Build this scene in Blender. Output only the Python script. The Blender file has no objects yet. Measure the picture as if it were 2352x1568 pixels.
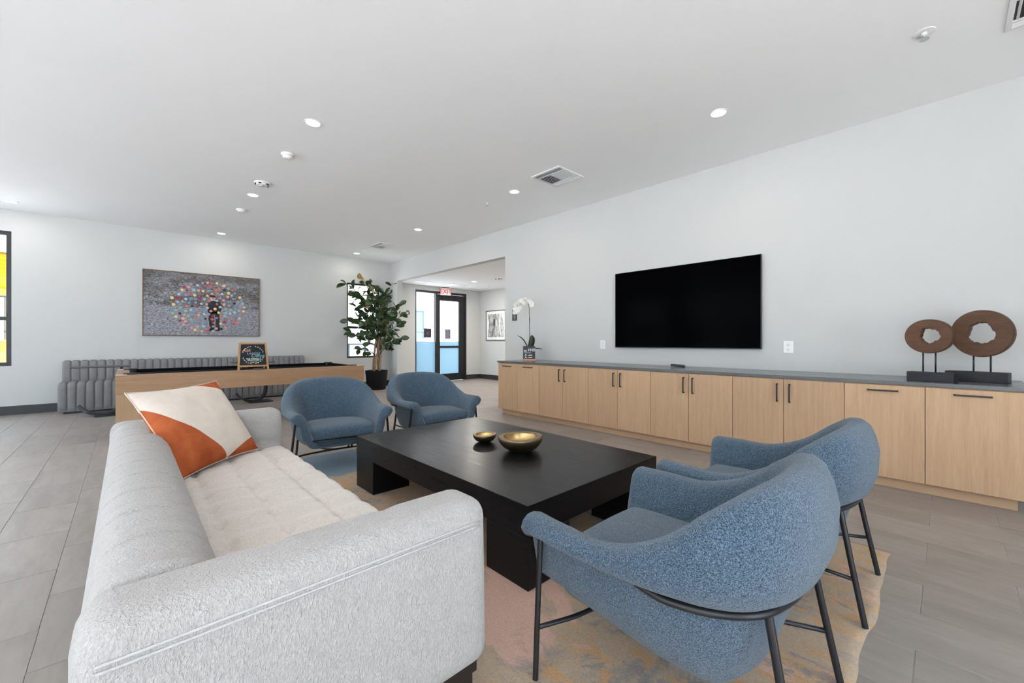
import bpy, bmesh, math, random
from mathutils import Vector, Matrix
random.seed(7)
PI = math.pi
S = bpy.context.scene
COL = S.collection

# ------------------------------------------------------------------ camera, sky, sun, exposure
FPX = 943.0                                   # focal length in pixels of the 2352 px wide frame
YAW = math.atan2(885.0, 943.0)
cam = bpy.data.cameras.new('camera'); cam.sensor_width = 36.0
cam.lens = 36.0 * FPX / 2352.0; cam.clip_start = 0.02; cam.clip_end = 300
cam_o = bpy.data.objects.new('camera', cam); COL.objects.link(cam_o)
cam_o.location = (0, 0, 1.2); cam_o.rotation_euler = (PI / 2, 0, -YAW)
S.camera = cam_o

W = bpy.data.worlds.new('world'); S.world = W; W.use_nodes = True
bg = W.node_tree.nodes['Background']
bg.inputs['Color'].default_value = (0.70, 0.85, 1.0, 1); bg.inputs['Strength'].default_value = 3.3

sun = bpy.data.lights.new('sun', 'SUN'); sun.energy = 19.0; sun.angle = math.radians(1.0); sun.color = (1, 0.985, 0.96)
sun_o = bpy.data.objects.new('sun', sun); COL.objects.link(sun_o)
sun_o.rotation_euler = Vector((-0.10, 0.60, -0.79)).to_track_quat('-Z', 'Y').to_euler()

S.view_settings.view_transform = 'Standard'; S.view_settings.look = 'None'
S.view_settings.gamma = 1.0; S.view_settings.use_curve_mapping = False
S.view_settings.exposure = 1.16
S.cycles.use_denoising = True
S.cycles.max_bounces = 10; S.cycles.diffuse_bounces = 6; S.cycles.transparent_max_bounces = 12
S.cycles.sample_clamp_indirect = 6.0
S.cycles.caustics_reflective = False; S.cycles.caustics_refractive = False

# ------------------------------------------------------------------ room dimensions (metres)
XW = 5.29      # television wall
YF = 10.5      # far wall
XL = -5.6      # window wall on the left
YB = -3.3      # wall behind the camera
ZC = 3.35      # ceiling
XA = 8.40      # side wall of the entrance alcove
ZA = 2.83      # ceiling of the alcove
YO = 5.83      # opening in the television wall starts here
YS = 10.14     # and ends here

# ------------------------------------------------------------------ materials
def new_mat(name):
    m = bpy.data.materials.new(name); m.use_nodes = True
    nt = m.node_tree; b = nt.nodes['Principled BSDF']
    return m, nt, b
def N(nt, kind, **kw):
    n = nt.nodes.new(kind)
    for k, v in kw.items():
        if k in n.inputs: n.inputs[k].default_value = v
        else: setattr(n, k, v)
    return n
def L(nt, a, b): nt.links.new(a, b)
def coord(nt, scale=(1, 1, 1), rot=(0, 0, 0), rnd=0.0, out='Object'):
    tc = N(nt, 'ShaderNodeTexCoord'); mp = N(nt, 'ShaderNodeMapping')
    mp.inputs['Scale'].default_value = scale; mp.inputs['Rotation'].default_value = rot
    src = tc.outputs[out]
    if rnd:
        oi = N(nt, 'ShaderNodeObjectInfo'); ml = N(nt, 'ShaderNodeMath', operation='MULTIPLY'); ml.inputs[1].default_value = rnd
        L(nt, oi.outputs['Random'], ml.inputs[0])
        ad = N(nt, 'ShaderNodeVectorMath', operation='ADD'); L(nt, src, ad.inputs[0]); L(nt, ml.outputs[0], ad.inputs[1]); src = ad.outputs[0]
    L(nt, src, mp.inputs['Vector']); return mp.outputs['Vector']
def noise(nt, vec, scale, detail=3, rough=0.55, dist=0.0):
    n = N(nt, 'ShaderNodeTexNoise'); n.inputs['Scale'].default_value = scale; n.inputs['Detail'].default_value = detail
    n.inputs['Roughness'].default_value = rough; n.inputs['Distortion'].default_value = dist
    L(nt, vec, n.inputs['Vector']); return n.outputs['Fac']
def ramp(nt, fac, stops, interp='LINEAR'):
    r = N(nt, 'ShaderNodeValToRGB'); r.color_ramp.interpolation = interp
    e = r.color_ramp.elements
    while len(e) < len(stops): e.new(0.5)
    for el, (p, c) in zip(e, stops): el.position = p; el.color = (c[0], c[1], c[2], 1)
    L(nt, fac, r.inputs['Fac']); return r.outputs['Color']
def mixc(nt, fac, a, b, mode='MIX'):
    m = N(nt, 'ShaderNodeMix', data_type='RGBA', blend_type=mode)
    for sock, v in ((m.inputs[0], fac), (m.inputs[6], a), (m.inputs[7], b)):
        if hasattr(v, 'is_linked') or hasattr(v, 'links'): L(nt, v, sock)
        elif isinstance(v, (int, float)): sock.default_value = v
        else: sock.default_value = (v[0], v[1], v[2], 1)
    return m.outputs[2]
def bump(nt, b, h, strength=0.3, dist=0.01):
    n = N(nt, 'ShaderNodeBump'); n.inputs['Strength'].default_value = strength; n.inputs['Distance'].default_value = dist
    L(nt, h, n.inputs['Height']); L(nt, n.outputs['Normal'], b.inputs['Normal'])
def plain(name, col, rough=0.6, metal=0.0, spec=0.5, var=0.04, scale=6.0, bmp=0.0, bscale=60.0):
    m, nt, b = new_mat(name)
    v = coord(nt); f = noise(nt, v, scale)
    lo = [c * (1 - var) for c in col]; hi = [min(1, c * (1 + var)) for c in col]
    L(nt, ramp(nt, f, [(0.3, lo), (0.7, hi)]), b.inputs['Base Color'])
    b.inputs['Roughness'].default_value = rough; b.inputs['Metallic'].default_value = metal; b.inputs['Specular IOR Level'].default_value = spec
    if bmp: bump(nt, b, noise(nt, v, bscale, 4), bmp, 0.004)
    return m
def wood(name, c1, c2, c3, scale, rough=0.5, fine=1.0, bmp=0.25, spec=0.4):
    """straight grain; `scale` stretches the noise so the grain runs along the axis with the small value"""
    m, nt, b = new_mat(name)
    v = coord(nt, scale, rnd=13.0)
    f1 = noise(nt, v, 1.0, 4, 0.6, 0.6); f2 = noise(nt, v, 6.0 * fine, 3, 0.6, 0.2)
    col = ramp(nt, f1, [(0.25, c1), (0.5, c2), (0.75, c3)])
    col = mixc(nt, 0.35, col, ramp(nt, f2, [(0.3, c1), (0.7, c3)]))
    oi = N(nt, 'ShaderNodeObjectInfo'); hs = N(nt, 'ShaderNodeHueSaturation')
    mr = N(nt, 'ShaderNodeMapRange'); L(nt, oi.outputs['Random'], mr.inputs[0]); mr.inputs[3].default_value = 0.93; mr.inputs[4].default_value = 1.06
    L(nt, mr.outputs[0], hs.inputs['Value']); L(nt, col, hs.inputs['Color']); L(nt, hs.outputs[0], b.inputs['Base Color'])
    b.inputs['Roughness'].default_value = rough; b.inputs['Specular IOR Level'].default_value = spec
    if bmp: bump(nt, b, f2, bmp, 0.003)
    return m
def boucle(name, c_dark, c_mid, c_light, scale, bmp=0.9, dist=0.006, stretch=(1, 1, 1)):
    m, nt, b = new_mat(name)
    v = coord(nt, stretch); f = noise(nt, v, scale, 2, 0.5, 0.8); f2 = noise(nt, v, scale * 0.45, 2, 0.5, 1.2)
    big = noise(nt, v, 3.0, 2)
    col = ramp(nt, f, [(0.36, c_dark), (0.5, c_mid), (0.64, c_light)])
    L(nt, mixc(nt, 0.12, col, ramp(nt, big, [(0.3, c_dark), (0.7, c_light)])), b.inputs['Base Color'])
    b.inputs['Roughness'].default_value = 0.95; b.inputs['Specular IOR Level'].default_value = 0.12
    b.inputs['Sheen Weight'].default_value = 0.25; b.inputs['Sheen Roughness'].default_value = 0.5
    ad = N(nt, 'ShaderNodeMath', operation='ADD'); L(nt, f, ad.inputs[0]); L(nt, f2, ad.inputs[1])
    bump(nt, b, ad.outputs[0], bmp, dist)
    return m
def emis(name, col, strength):
    m, nt, b = new_mat(name)
    b.inputs['Base Color'].default_value = (*col, 1); b.inputs['Emission Color'].default_value = (*col, 1); b.inputs['Emission Strength'].default_value = strength
    return m
def glass(name, tint=(1, 1, 1), refl=0.06):
    m, nt, b = new_mat(name); nt.nodes.remove(b)
    out = nt.nodes['Material Output']
    t = N(nt, 'ShaderNodeBsdfTransparent'); t.inputs[0].default_value = (*tint, 1)
    g = N(nt, 'ShaderNodeBsdfGlossy'); g.inputs['Roughness'].default_value = 0.02
    mx = N(nt, 'ShaderNodeMixShader'); mx.inputs[0].default_value = refl
    L(nt, t.outputs[0], mx.inputs[1]); L(nt, g.outputs[0], mx.inputs[2]); L(nt, mx.outputs[0], out.inputs['Surface'])
    return m
def frosted(name, col):
    m, nt, b = new_mat(name); nt.nodes.remove(b)
    out = nt.nodes['Material Output']
    t = N(nt, 'ShaderNodeBsdfTranslucent'); t.inputs[0].default_value = (*col, 1)
    d = N(nt, 'ShaderNodeBsdfDiffuse'); d.inputs[0].default_value = (*[c * 0.8 for c in col], 1)
    mx = N(nt, 'ShaderNodeMixShader'); mx.inputs[0].default_value = 0.25
    L(nt, t.outputs[0], mx.inputs[1]); L(nt, d.outputs[0], mx.inputs[2]); L(nt, mx.outputs[0], out.inputs['Surface'])
    return m

M = {}
M['wall'] = plain('wall paint', (0.56, 0.565, 0.552), 0.75, spec=0.2, var=0.008, scale=1.5, bmp=0.05, bscale=90)
M['ceil'] = plain('ceiling paint', (0.94, 0.94, 0.94), 0.85, spec=0.1, var=0.006, scale=1.2)
M['base'] = plain('charcoal baseboard', (0.035, 0.034, 0.036), 0.5, var=0.1)
M['black_alu'] = plain('black aluminium', (0.010, 0.010, 0.012), 0.4, var=0.1, scale=20)
M['black_metal'] = plain('black powder coat', (0.012, 0.012, 0.014), 0.38, var=0.15, scale=30)
M['black_matte'] = plain('black paint', (0.012, 0.013, 0.018), 0.55, var=0.15, scale=20)
M['white_pl'] = plain('white plastic', (0.80, 0.80, 0.79), 0.45, var=0.015)
M['vent_white'] = plain('white enamel', (0.78, 0.78, 0.78), 0.4, var=0.02)
M['dark'] = plain('dark hollow', (0.02, 0.02, 0.022), 0.8, var=0.1)
M['oak'] = wood('light oak veneer', (0.445, 0.278, 0.157), (0.525, 0.339, 0.200), (0.585, 0.395, 0.245), (38, 38, 1.6), 0.5, bmp=0.35)
M['oak_h'] = wood('light oak plinth', (0.464, 0.296, 0.172), (0.515, 0.335, 0.202), (0.557, 0.368, 0.228), (30, 1.5, 30), 0.5, bmp=0.1)
M['pool_wood'] = wood('pool table oak', (0.30, 0.165, 0.085), (0.36, 0.21, 0.115), (0.42, 0.26, 0.15), (1.6, 22, 22), 0.45, bmp=0.1)
M['pool_leg'] = wood('pool table leg oak', (0.36, 0.22, 0.12), (0.42, 0.265, 0.15), (0.47, 0.31, 0.185), (22, 22, 1.6), 0.45, bmp=0.1)
M['easel_wood'] = wood('pine frame', (0.33, 0.16, 0.06), (0.43, 0.23, 0.095), (0.52, 0.30, 0.14), (30, 30, 4), 0.5, bmp=0.1)
M['sculpt'] = wood('carved brown wood', (0.055, 0.022, 0.010), (0.098, 0.043, 0.020), (0.145, 0.068, 0.033), (5, 30, 30), 0.55, bmp=0.6)
M['cloth'] = plain('black pool cloth', (0.006, 0.006, 0.008), 0.95, spec=0.1, var=0.2, scale=60)
M['steel'] = plain('brushed steel', (0.55, 0.55, 0.54), 0.35, metal=0.8, var=0.05)
M['plate_w'] = plain('pool corner cap', (0.50, 0.46, 0.43), 0.45, var=0.04)
M['counter'] = plain('grey quartz', (0.105, 0.11, 0.118), 0.22, var=0.16, scale=180)
M['tv'] = plain('tv screen', (0.0010, 0.0010, 0.0014), 0.12, spec=0.008, var=0.05)
M['tv_edge'] = plain('tv bezel', (0.005, 0.005, 0.006), 0.4, var=0.1)
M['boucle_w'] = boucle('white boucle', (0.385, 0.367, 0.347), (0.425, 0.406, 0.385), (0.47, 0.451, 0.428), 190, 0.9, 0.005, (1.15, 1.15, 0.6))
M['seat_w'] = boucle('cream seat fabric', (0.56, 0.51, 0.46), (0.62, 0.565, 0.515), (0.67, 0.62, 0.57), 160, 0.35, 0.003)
M['boucle_b'] = boucle('blue boucle', (0.014, 0.027, 0.045), (0.058, 0.098, 0.141), (0.155, 0.22, 0.285), 320, 0.8, 0.0035)
M['piping'] = plain('white piping', (0.46, 0.45, 0.435), 0.95, spec=0.1, var=0.05, scale=120, bmp=0.5, bscale=220)
M['dark_wood'] = plain('ebonised wood', (0.012, 0.009, 0.008), 0.45, var=0.2)
M['bench'] = plain('grey velvet', (0.225, 0.22, 0.226), 0.85, spec=0.15, var=0.06, scale=14)
M['planter'] = plain('black planter', (0.007, 0.007, 0.008), 0.75, spec=0.2, var=0.12)
M['soil'] = plain('dark soil and moss', (0.02, 0.028, 0.012), 0.95, var=0.5, scale=40)
M['bark'] = wood('ficus bark', (0.20, 0.12, 0.065), (0.30, 0.20, 0.12), (0.40, 0.28, 0.18), (14, 14, 3), 0.8, bmp=0.6)
M['twig'] = plain('green twig', (0.07, 0.075, 0.03), 0.7, var=0.2, scale=20)
def leafmat():
    m, nt, b = new_mat('rubber plant leaf')
    v = coord(nt, rnd=9.0); oi = N(nt, 'ShaderNodeObjectInfo')
    col = ramp(nt, oi.outputs['Random'], [(0.0, (0.012, 0.028, 0.010)), (0.55, (0.028, 0.060, 0.016)), (0.9, (0.055, 0.095, 0.024)), (1.0, (0.10, 0.12, 0.035))])
    L(nt, mixc(nt, 0.35, col, ramp(nt, noise(nt, v, 30), [(0.3, (0.012, 0.03, 0.012)), (0.7, (0.05, 0.09, 0.03))])), b.inputs['Base Color'])
    b.inputs['Roughness'].default_value = 0.35
    return m
M['leaf'] = leafmat()
M['leaf_dry'] = plain('yellowed leaf', (0.46, 0.33, 0.12), 0.6, var=0.3, scale=25)
M['leaf_orchid'] = plain('orchid leaf', (0.018, 0.040, 0.014), 0.4, var=0.3, scale=25)
M['petal'] = plain('white orchid petal', (0.80, 0.78, 0.72), 0.7, var=0.04)
M['stem'] = plain('orchid stem', (0.075, 0.065, 0.02), 0.6, var=0.3, scale=30)
M['orange_v'] = plain('rust velvet', (0.42, 0.105, 0.032), 0.85, spec=0.2, var=0.28, scale=16)
M['sign_grey'] = plain('slate sign face', (0.045, 0.048, 0.055), 0.7, var=0.06)
M['ink_white'] = plain('white lettering', (0.82, 0.82, 0.80), 0.7, var=0.01)
M['chalkboard'] = plain('chalkboard', (0.014, 0.016, 0.020), 0.85, var=0.3, scale=30)
M['chalk_w'] = plain('white chalk', (0.75, 0.78, 0.76), 0.9, var=0.05)
M['chalk_o'] = plain('orange chalk', (0.70, 0.38, 0.20), 0.9, var=0.05)
M['chalk_t'] = plain('teal chalk', (0.15, 0.45, 0.47), 0.9, var=0.05)
M['chalk_p'] = plain('mauve chalk', (0.30, 0.27, 0.38), 0.9, var=0.05)
M['chalk_y'] = plain('yellow chalk', (0.66, 0.70, 0.22), 0.9, var=0.05)
M['copper'] = plain('copper base', (0.45, 0.22, 0.15), 0.45, metal=0.3, var=0.1)
M['red'] = emis('lit red letters', (0.62, 0.02, 0.03), 0.25)
M['lens'] = emis('lit lamp lens', (1.0, 0.96, 0.9), 6.0)
M['pane'] = glass('clear pane')
M['pane_teal'] = plain('teal window pane', (0.055, 0.13, 0.15), 0.1, var=0.06, scale=1)
M['frost'] = frosted('frosted film', (0.13, 0.205, 0.255))
M['poster_purple'] = plain('plum notice', (0.035, 0.022, 0.038), 0.6, var=0.05)
M['poster_grey'] = plain('slate blue notice', (0.13, 0.14, 0.20), 0.6, var=0.05)
M['poster_line'] = plain('notice print', (0.42, 0.40, 0.46), 0.6, var=0.05)
M['plaque'] = plain('dark wall plaque', (0.05, 0.052, 0.058), 0.5, var=0.08)
M['yellow'] = plain('yellow siding', (0.15, 0.088, 0.0008), 0.95, spec=0.0, var=0.05)
M['yellow_back'] = plain('siding joint', (0.03, 0.018, 0.002), 0.8, var=0.05)
M['stucco'] = plain('pale stucco', (0.36, 0.365, 0.37), 0.9, var=0.03)
M['greige'] = plain('grey stucco', (0.50, 0.49, 0.48), 0.9, var=0.03)
M['concrete'] = plain('outdoor paving', (0.72, 0.72, 0.735), 0.9, var=0.08, scale=1)
M['rail'] = plain('dark teal railing', (0.05, 0.10, 0.12), 0.5, var=0.08)
M['grout'] = plain('grout', (0.42, 0.39, 0.37), 0.9, var=0.05, scale=30)
M['frame_br'] = plain('walnut picture frame', (0.16, 0.085, 0.05), 0.5, var=0.15, scale=30)
M['frame_bk'] = plain('thin black picture frame', (0.03, 0.028, 0.026), 0.4, var=0.1)
M['paper'] = plain('white mat board', (0.78, 0.80, 0.79), 0.5, var=0.01)

def tilemat():
    m, nt, b = new_mat('wood look porcelain tile')
    v = coord(nt, (5.5, 1.1, 5), rnd=31.0)
    f = noise(nt, v, 1.4, 5, 0.6, 1.0); g = noise(nt, v, 9, 3, 0.6, 0.5)
    col = ramp(nt, f, [(0.3, (0.245,0.213,0.188)), (0.5, (0.292,0.257,0.230)), (0.72, (0.34,0.302,0.271))])
    col = mixc(nt, 0.25, col, ramp(nt, g, [(0.3, (0.232,0.202,0.177)), (0.7, (0.34,0.302,0.271))]))
    oi = N(nt, 'ShaderNodeObjectInfo'); hs = N(nt, 'ShaderNodeHueSaturation'); mr = N(nt, 'ShaderNodeMapRange')
    L(nt, oi.outputs['Random'], mr.inputs[0]); mr.inputs[3].default_value = 0.94; mr.inputs[4].default_value = 1.06
    L(nt, mr.outputs[0], hs.inputs['Value']); L(nt, col, hs.inputs['Color']); L(nt, hs.outputs[0], b.inputs['Base Color'])
    b.inputs['Roughness'].default_value = 0.42; b.inputs['Specular IOR Level'].default_value = 0.45
    bump(nt, b, f, 0.08, 0.004)
    return m
M['tile'] = tilemat()

def tablemat():
    m, nt, b = new_mat('black stained oak')
    f = noise(nt, coord(nt, (26, 1.3, 26)), 1.0, 5, 0.6, 1.6); g = noise(nt, coord(nt, (160, 5, 160)), 1.0, 2)
    mm = N(nt, 'ShaderNodeMath', operation='MULTIPLY'); L(nt, f, mm.inputs[0]); L(nt, g, mm.inputs[1])
    L(nt, ramp(nt, mm.outputs[0], [(0.12, (0.0055, 0.0052, 0.0058)), (0.45, (0.0105, 0.010, 0.011))]), b.inputs['Base Color'])
    L(nt, ramp(nt, mm.outputs[0], [(0.12, (0.27,) * 3), (0.42, (0.36,) * 3)]), b.inputs['Roughness'])
    b.inputs['Specular IOR Level'].default_value = 0.2
    bump(nt, b, mm.outputs[0], 0.10, 0.003)
    return m
M['table'] = tablemat()

def brassmat():
    m, nt, b = new_mat('aged brass')
    v = coord(nt, (1, 1, 6)); f = noise(nt, v, 22, 4)
    L(nt, ramp(nt, f, [(0.3, (0.20, 0.145, 0.082)), (0.7, (0.30, 0.22, 0.13))]), b.inputs['Base Color'])
    b.inputs['Metallic'].default_value = 1.0; b.inputs['Roughness'].default_value = 0.42; bump(nt, b, f, 0.12, 0.003)
    return m
M['brass'] = brassmat()
M['brass_in'] = plain('polished brass inside', (0.50, 0.335, 0.14), 0.34, metal=1.0, var=0.06, scale=30)

def rugmat():
    m, nt, b = new_mat('abstract rug')
    v = coord(nt, (1.0, 0.75, 1)); v2 = coord(nt, (2.6, 0.9, 1), rot=(0, 0, 0.15))
    big = noise(nt, v, 1.5, 6, 0.62, 1.2); mid = noise(nt, v, 3.4, 7, 0.68, 0.8); st = noise(nt, v2, 4.2, 7, 0.7, 0.4); fine = noise(nt, v, 150, 2)
    grey = (0.31, 0.285, 0.262); tan = (0.50, 0.355, 0.225); pink = (0.58, 0.385, 0.315); blue = (0.20, 0.245, 0.29); oran = (0.50, 0.325, 0.19); sand = (0.44, 0.355, 0.275)
    col = ramp(nt, big, [(0.32, blue), (0.40, grey), (0.47, sand), (0.53, tan), (0.58, pink), (0.66, grey)])
    k = ramp(nt, mid, [(0.50, (0, 0, 0)), (0.535, (1, 1, 1))]); col = mixc(nt, k, col, sand)
    k1 = ramp(nt, mid, [(0.40, (1, 1, 1)), (0.43, (0, 0, 0))]); col = mixc(nt, k1, col, (0.29, 0.275, 0.265))
    k2 = ramp(nt, st, [(0.56, (0, 0, 0)), (0.58, (1, 1, 1))]); col = mixc(nt, k2, col, oran)
    k3 = ramp(nt, st, [(0.36, (1, 1, 1)), (0.385, (0, 0, 0))]); col = mixc(nt, k3, col, (0.34, 0.27, 0.28))
    # the woven-in blue field of the far corner and the pink field in the middle of the near half
    tc = N(nt, 'ShaderNodeTexCoord'); sx = N(nt, 'ShaderNodeSeparateXYZ'); L(nt, tc.outputs['Object'], sx.inputs[0])
    def blob(cx, cy, r, c, col):
        d = N(nt, 'ShaderNodeVectorMath', operation='DISTANCE'); L(nt, tc.outputs['Object'], d.inputs[0]); d.inputs[1].default_value = (cx, cy, 0)
        a = N(nt, 'ShaderNodeMath', operation='MULTIPLY_ADD'); L(nt, mid, a.inputs[0]); a.inputs[1].default_value = 0.9; L(nt, d.outputs['Value'], a.inputs[2])
        return mixc(nt, ramp(nt, a.outputs[0], [(r * 0.9 / 3, (1, 1, 1)), (r * 1.05 / 3, (0, 0, 0))]), col, c) if False else mixc(nt, _lt(a.outputs[0], r), col, c)
    def _lt(s, r):
        mr = N(nt, 'ShaderNodeMapRange'); L(nt, s, mr.inputs[0]); mr.inputs[1].default_value = r + 0.03; mr.inputs[2].default_value = r - 0.03
        return mr.outputs[0]
    col = blob(-0.35, 1.85, 1.0, (0.225, 0.295, 0.36), col)
    col = blob(-0.45, -0.98, 0.72, (0.58, 0.40, 0.335), col)
    L(nt, mixc(nt, 0.3, col, ramp(nt, fine, [(0.3, (0.10, 0.09, 0.08)), (0.7, (0.75, 0.62, 0.5))]), 'SOFT_LIGHT'), b.inputs['Base Color'])
    b.inputs['Roughness'].default_value = 0.95; b.inputs['Specular IOR Level'].default_value = 0.1
    ad = N(nt, 'ShaderNodeMath', operation='MULTIPLY_ADD'); L(nt, mid, ad.inputs[0]); ad.inputs[1].default_value = 1.2; L(nt, fine, ad.inputs[2])
    bump(nt, b, ad.outputs[0], 0.35, 0.004)
    return m
M['rug'] = rugmat()

def pillowmat():
    """cream linen with rust velvet corners sewn in along curved seams (object space, face in XZ)"""
    m, nt, b = new_mat('cream and rust cushion cover')
    tc = N(nt, 'ShaderNodeTexCoord'); sx = N(nt, 'ShaderNodeSeparateXYZ'); L(nt, tc.outputs['Object'], sx.inputs[0])
    def lin(a, bb, c, curve):   # a*u + b*v + c + curve*u*u  < 0  -> velvet
        u, w = sx.outputs['X'], sx.outputs['Z']
        m1 = N(nt, 'ShaderNodeMath', operation='MULTIPLY'); L(nt, u, m1.inputs[0]); m1.inputs[1].default_value = a
        m2 = N(nt, 'ShaderNodeMath', operation='MULTIPLY_ADD'); L(nt, w, m2.inputs[0]); m2.inputs[1].default_value = bb; L(nt, m1.outputs[0], m2.inputs[2])
        uu = N(nt, 'ShaderNodeMath', operation='MULTIPLY'); L(nt, u, uu.inputs[0]); L(nt, u, uu.inputs[1])
        m3 = N(nt, 'ShaderNodeMath', operation='MULTIPLY_ADD'); L(nt, uu.outputs[0], m3.inputs[0]); m3.inputs[1].default_value = curve; L(nt, m2.outputs[0], m3.inputs[2])
        lt = N(nt, 'ShaderNodeMath', operation='LESS_THAN'); L(nt, m3.outputs[0], lt.inputs[0]); lt.inputs[1].default_value = c
        return lt.outputs[0]
    k1 = lin(1.3, 1.0, -0.235, 0.0); k2 = lin(-0.43, 1.0, -0.275, 0.5); k3 = lin(-0.35, -1.0, -0.29, 0.0)
    mx = N(nt, 'ShaderNodeMath', operation='MAXIMUM'); L(nt, k1, mx.inputs[0]); L(nt, k2, mx.inputs[1])
    mx2 = N(nt, 'ShaderNodeMath', operation='MAXIMUM'); L(nt, mx.outputs[0], mx2.inputs[0]); L(nt, k3, mx2.inputs[1])
    v = coord(nt); f = noise(nt, v, 9, 4, 0.6, 0.5); fine = noise(nt, v, 260, 2)
    cream = ramp(nt, f, [(0.3, (0.66, 0.575, 0.495)), (0.7, (0.74, 0.655, 0.575))]); rust = ramp(nt, f, [(0.3, (0.34, 0.07, 0.022)), (0.7, (0.50, 0.13, 0.045))])
    L(nt, mixc(nt, mx2.outputs[0], cream, rust), b.inputs['Base Color'])
    b.inputs['Roughness'].default_value = 0.9; b.inputs['Specular IOR Level'].default_value = 0.15
    bump(nt, b, fine, 0.15, 0.002)
    return m
M['pillow'] = pillowmat()

def artmat():
    m, nt, b = new_mat('snowy hillside print')
    tc = N(nt, 'ShaderNodeTexCoord'); sx = N(nt, 'ShaderNodeSeparateXYZ'); L(nt, tc.outputs['Object'], sx.inputs[0])
    v = coord(nt, (1, 1, 2.2)); f = noise(nt, v, 26, 6, 0.75, 0.6); g = noise(nt, v, 2.6, 4, 0.6, 0.5)
    # horizon of the field: z < -0.07 - small slope is pale grass
    hz = N(nt, 'ShaderNodeMath', operation='MULTIPLY_ADD'); L(nt, sx.outputs['X'], hz.inputs[0]); hz.inputs[1].default_value = 0.0; L(nt, sx.outputs['Z'], hz.inputs[2])
    wob = N(nt, 'ShaderNodeMath', operation='MULTIPLY_ADD'); L(nt, g, wob.inputs[0]); wob.inputs[1].default_value = 0.10; L(nt, hz.outputs[0], wob.inputs[2])
    mr = N(nt, 'ShaderNodeMapRange'); L(nt, wob.outputs[0], mr.inputs[0]); mr.inputs[1].default_value = 0.0; mr.inputs[2].default_value = 0.03
    grass = ramp(nt, f, [(0.36, (0.055, 0.055, 0.062)), (0.5, (0.24, 0.24, 0.27)), (0.62, (0.42, 0.42, 0.46))])
    hill = ramp(nt, f, [(0.40, (0.018, 0.015, 0.014)), (0.5, (0.10, 0.09, 0.088)), (0.64, (0.34, 0.33, 0.33))])
    hill = mixc(nt, ramp(nt, g, [(0.45, (0, 0, 0)), (0.62, (1, 1, 1))]), hill, grass)
    up = N(nt, 'ShaderNodeMapRange'); L(nt, sx.outputs['Z'], up.inputs[0]); up.inputs[1].default_value = 0.30; up.inputs[2].default_value = 0.62
    hill = mixc(nt, up.outputs[0], hill, mixc(nt, 0.5, hill, (0.09, 0.08, 0.07)))
    L(nt, mixc(nt, mr.outputs[0], grass, hill), b.inputs['Base Color']); b.inputs['Roughness'].default_value = 0.6
    return m
M['art'] = artmat()
def photomat():
    m, nt, b = new_mat('black and white street photograph')
    v = coord(nt, (1, 2.2, 0.8)); f = noise(nt, v, 4.5, 6, 0.7, 1.5)
    L(nt, ramp(nt, f, [(0.32, (0.05, 0.05, 0.05)), (0.5, (0.30, 0.30, 0.29)), (0.58, (0.62, 0.62, 0.60)), (0.75, (0.18, 0.18, 0.17))]), b.inputs['Base Color'])
    b.inputs['Roughness'].default_value = 0.12
    return m
M['photo'] = photomat()

# ------------------------------------------------------------------ mesh helpers
def tri_mesh(name, bm, mat, smooth=False):
    me = bpy.data.meshes.new(name)
    bmesh.ops.recalc_face_normals(bm, faces=bm.faces)
    bm.to_mesh(me); bm.free()
    for mm in (mat if isinstance(mat, (list, tuple)) else [mat]): me.materials.append(M[mm] if isinstance(mm, str) else mm)
    if smooth is True: me.polygons.foreach_set('use_smooth', [True] * len(me.polygons))
    elif smooth:
        me.polygons.foreach_set('use_smooth', [True] * len(me.polygons)); me.set_sharp_from_angle(angle=math.radians(smooth))
    return me
def obj(name, bm, mat, parent=None, loc=None, rot=None, smooth=False):
    me = bm if isinstance(bm, bpy.types.Mesh) else tri_mesh(name, bm, mat, smooth)
    o = bpy.data.objects.new(name, me); COL.objects.link(o)
    if parent: o.parent = parent
    if loc: o.location = loc
    if rot: o.rotation_euler = rot
    return o
def tag(o, label=None, cat=None, group=None, kind=None):
    if label: o['label'] = label
    if cat: o['category'] = cat
    if group: o['group'] = group
    if kind: o['kind'] = kind
    return o
def thing(name, label, cat, loc=(0, 0, 0), rz=0.0, group=None):
    o = bpy.data.objects.new(name, None); COL.objects.link(o); o.empty_display_size = 0.1
    o.location = loc; o.rotation_euler = (0, 0, rz)
    return tag(o, label, cat, group)
def struct(name, bm, mat, parent=None, smooth=False):
    o = obj(name, bm, mat, parent, smooth=smooth)
    if not parent: o['kind'] = 'structure'
    return o
def copy_tree(o, parent=None):
    c = o.copy(); COL.objects.link(c); c.parent = parent
    for ch in list(o.children): copy_tree(ch, c)
    return c
def B(): return bmesh.new()
def box(bm, x0, x1, y0, y1, z0, z1, bev=0.0, seg=1, mi=0):
    r = bmesh.ops.create_cube(bm, size=1.0)
    vs = r['verts']
    for v in vs:
        v.co = Vector((x0 if v.co.x < 0 else x1, y0 if v.co.y < 0 else y1, z0 if v.co.z < 0 else z1))
    fs = set(f for v in vs for f in v.link_faces)
    for f in fs: f.material_index = mi
    if bev:
        es = list(set(e for v in vs for e in v.link_edges))
        bmesh.ops.bevel(bm, geom=es, offset=bev, segments=seg, affect='EDGES', profile=0.5)
    return bm
def boxes(*bs, bev=0.0, seg=1):
    bm = B()
    for b in bs: box(bm, *b, bev=bev, seg=seg)
    return bm
def ring(bm, pts, closed=True): return [bm.verts.new(p) for p in pts]
def bridge(bm, r1, r2, closed=True):
    n = len(r1)
    for i in range(n if closed else n - 1):
        j = (i + 1) % n
        bm.faces.new((r1[i], r1[j], r2[j], r2[i]))
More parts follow.
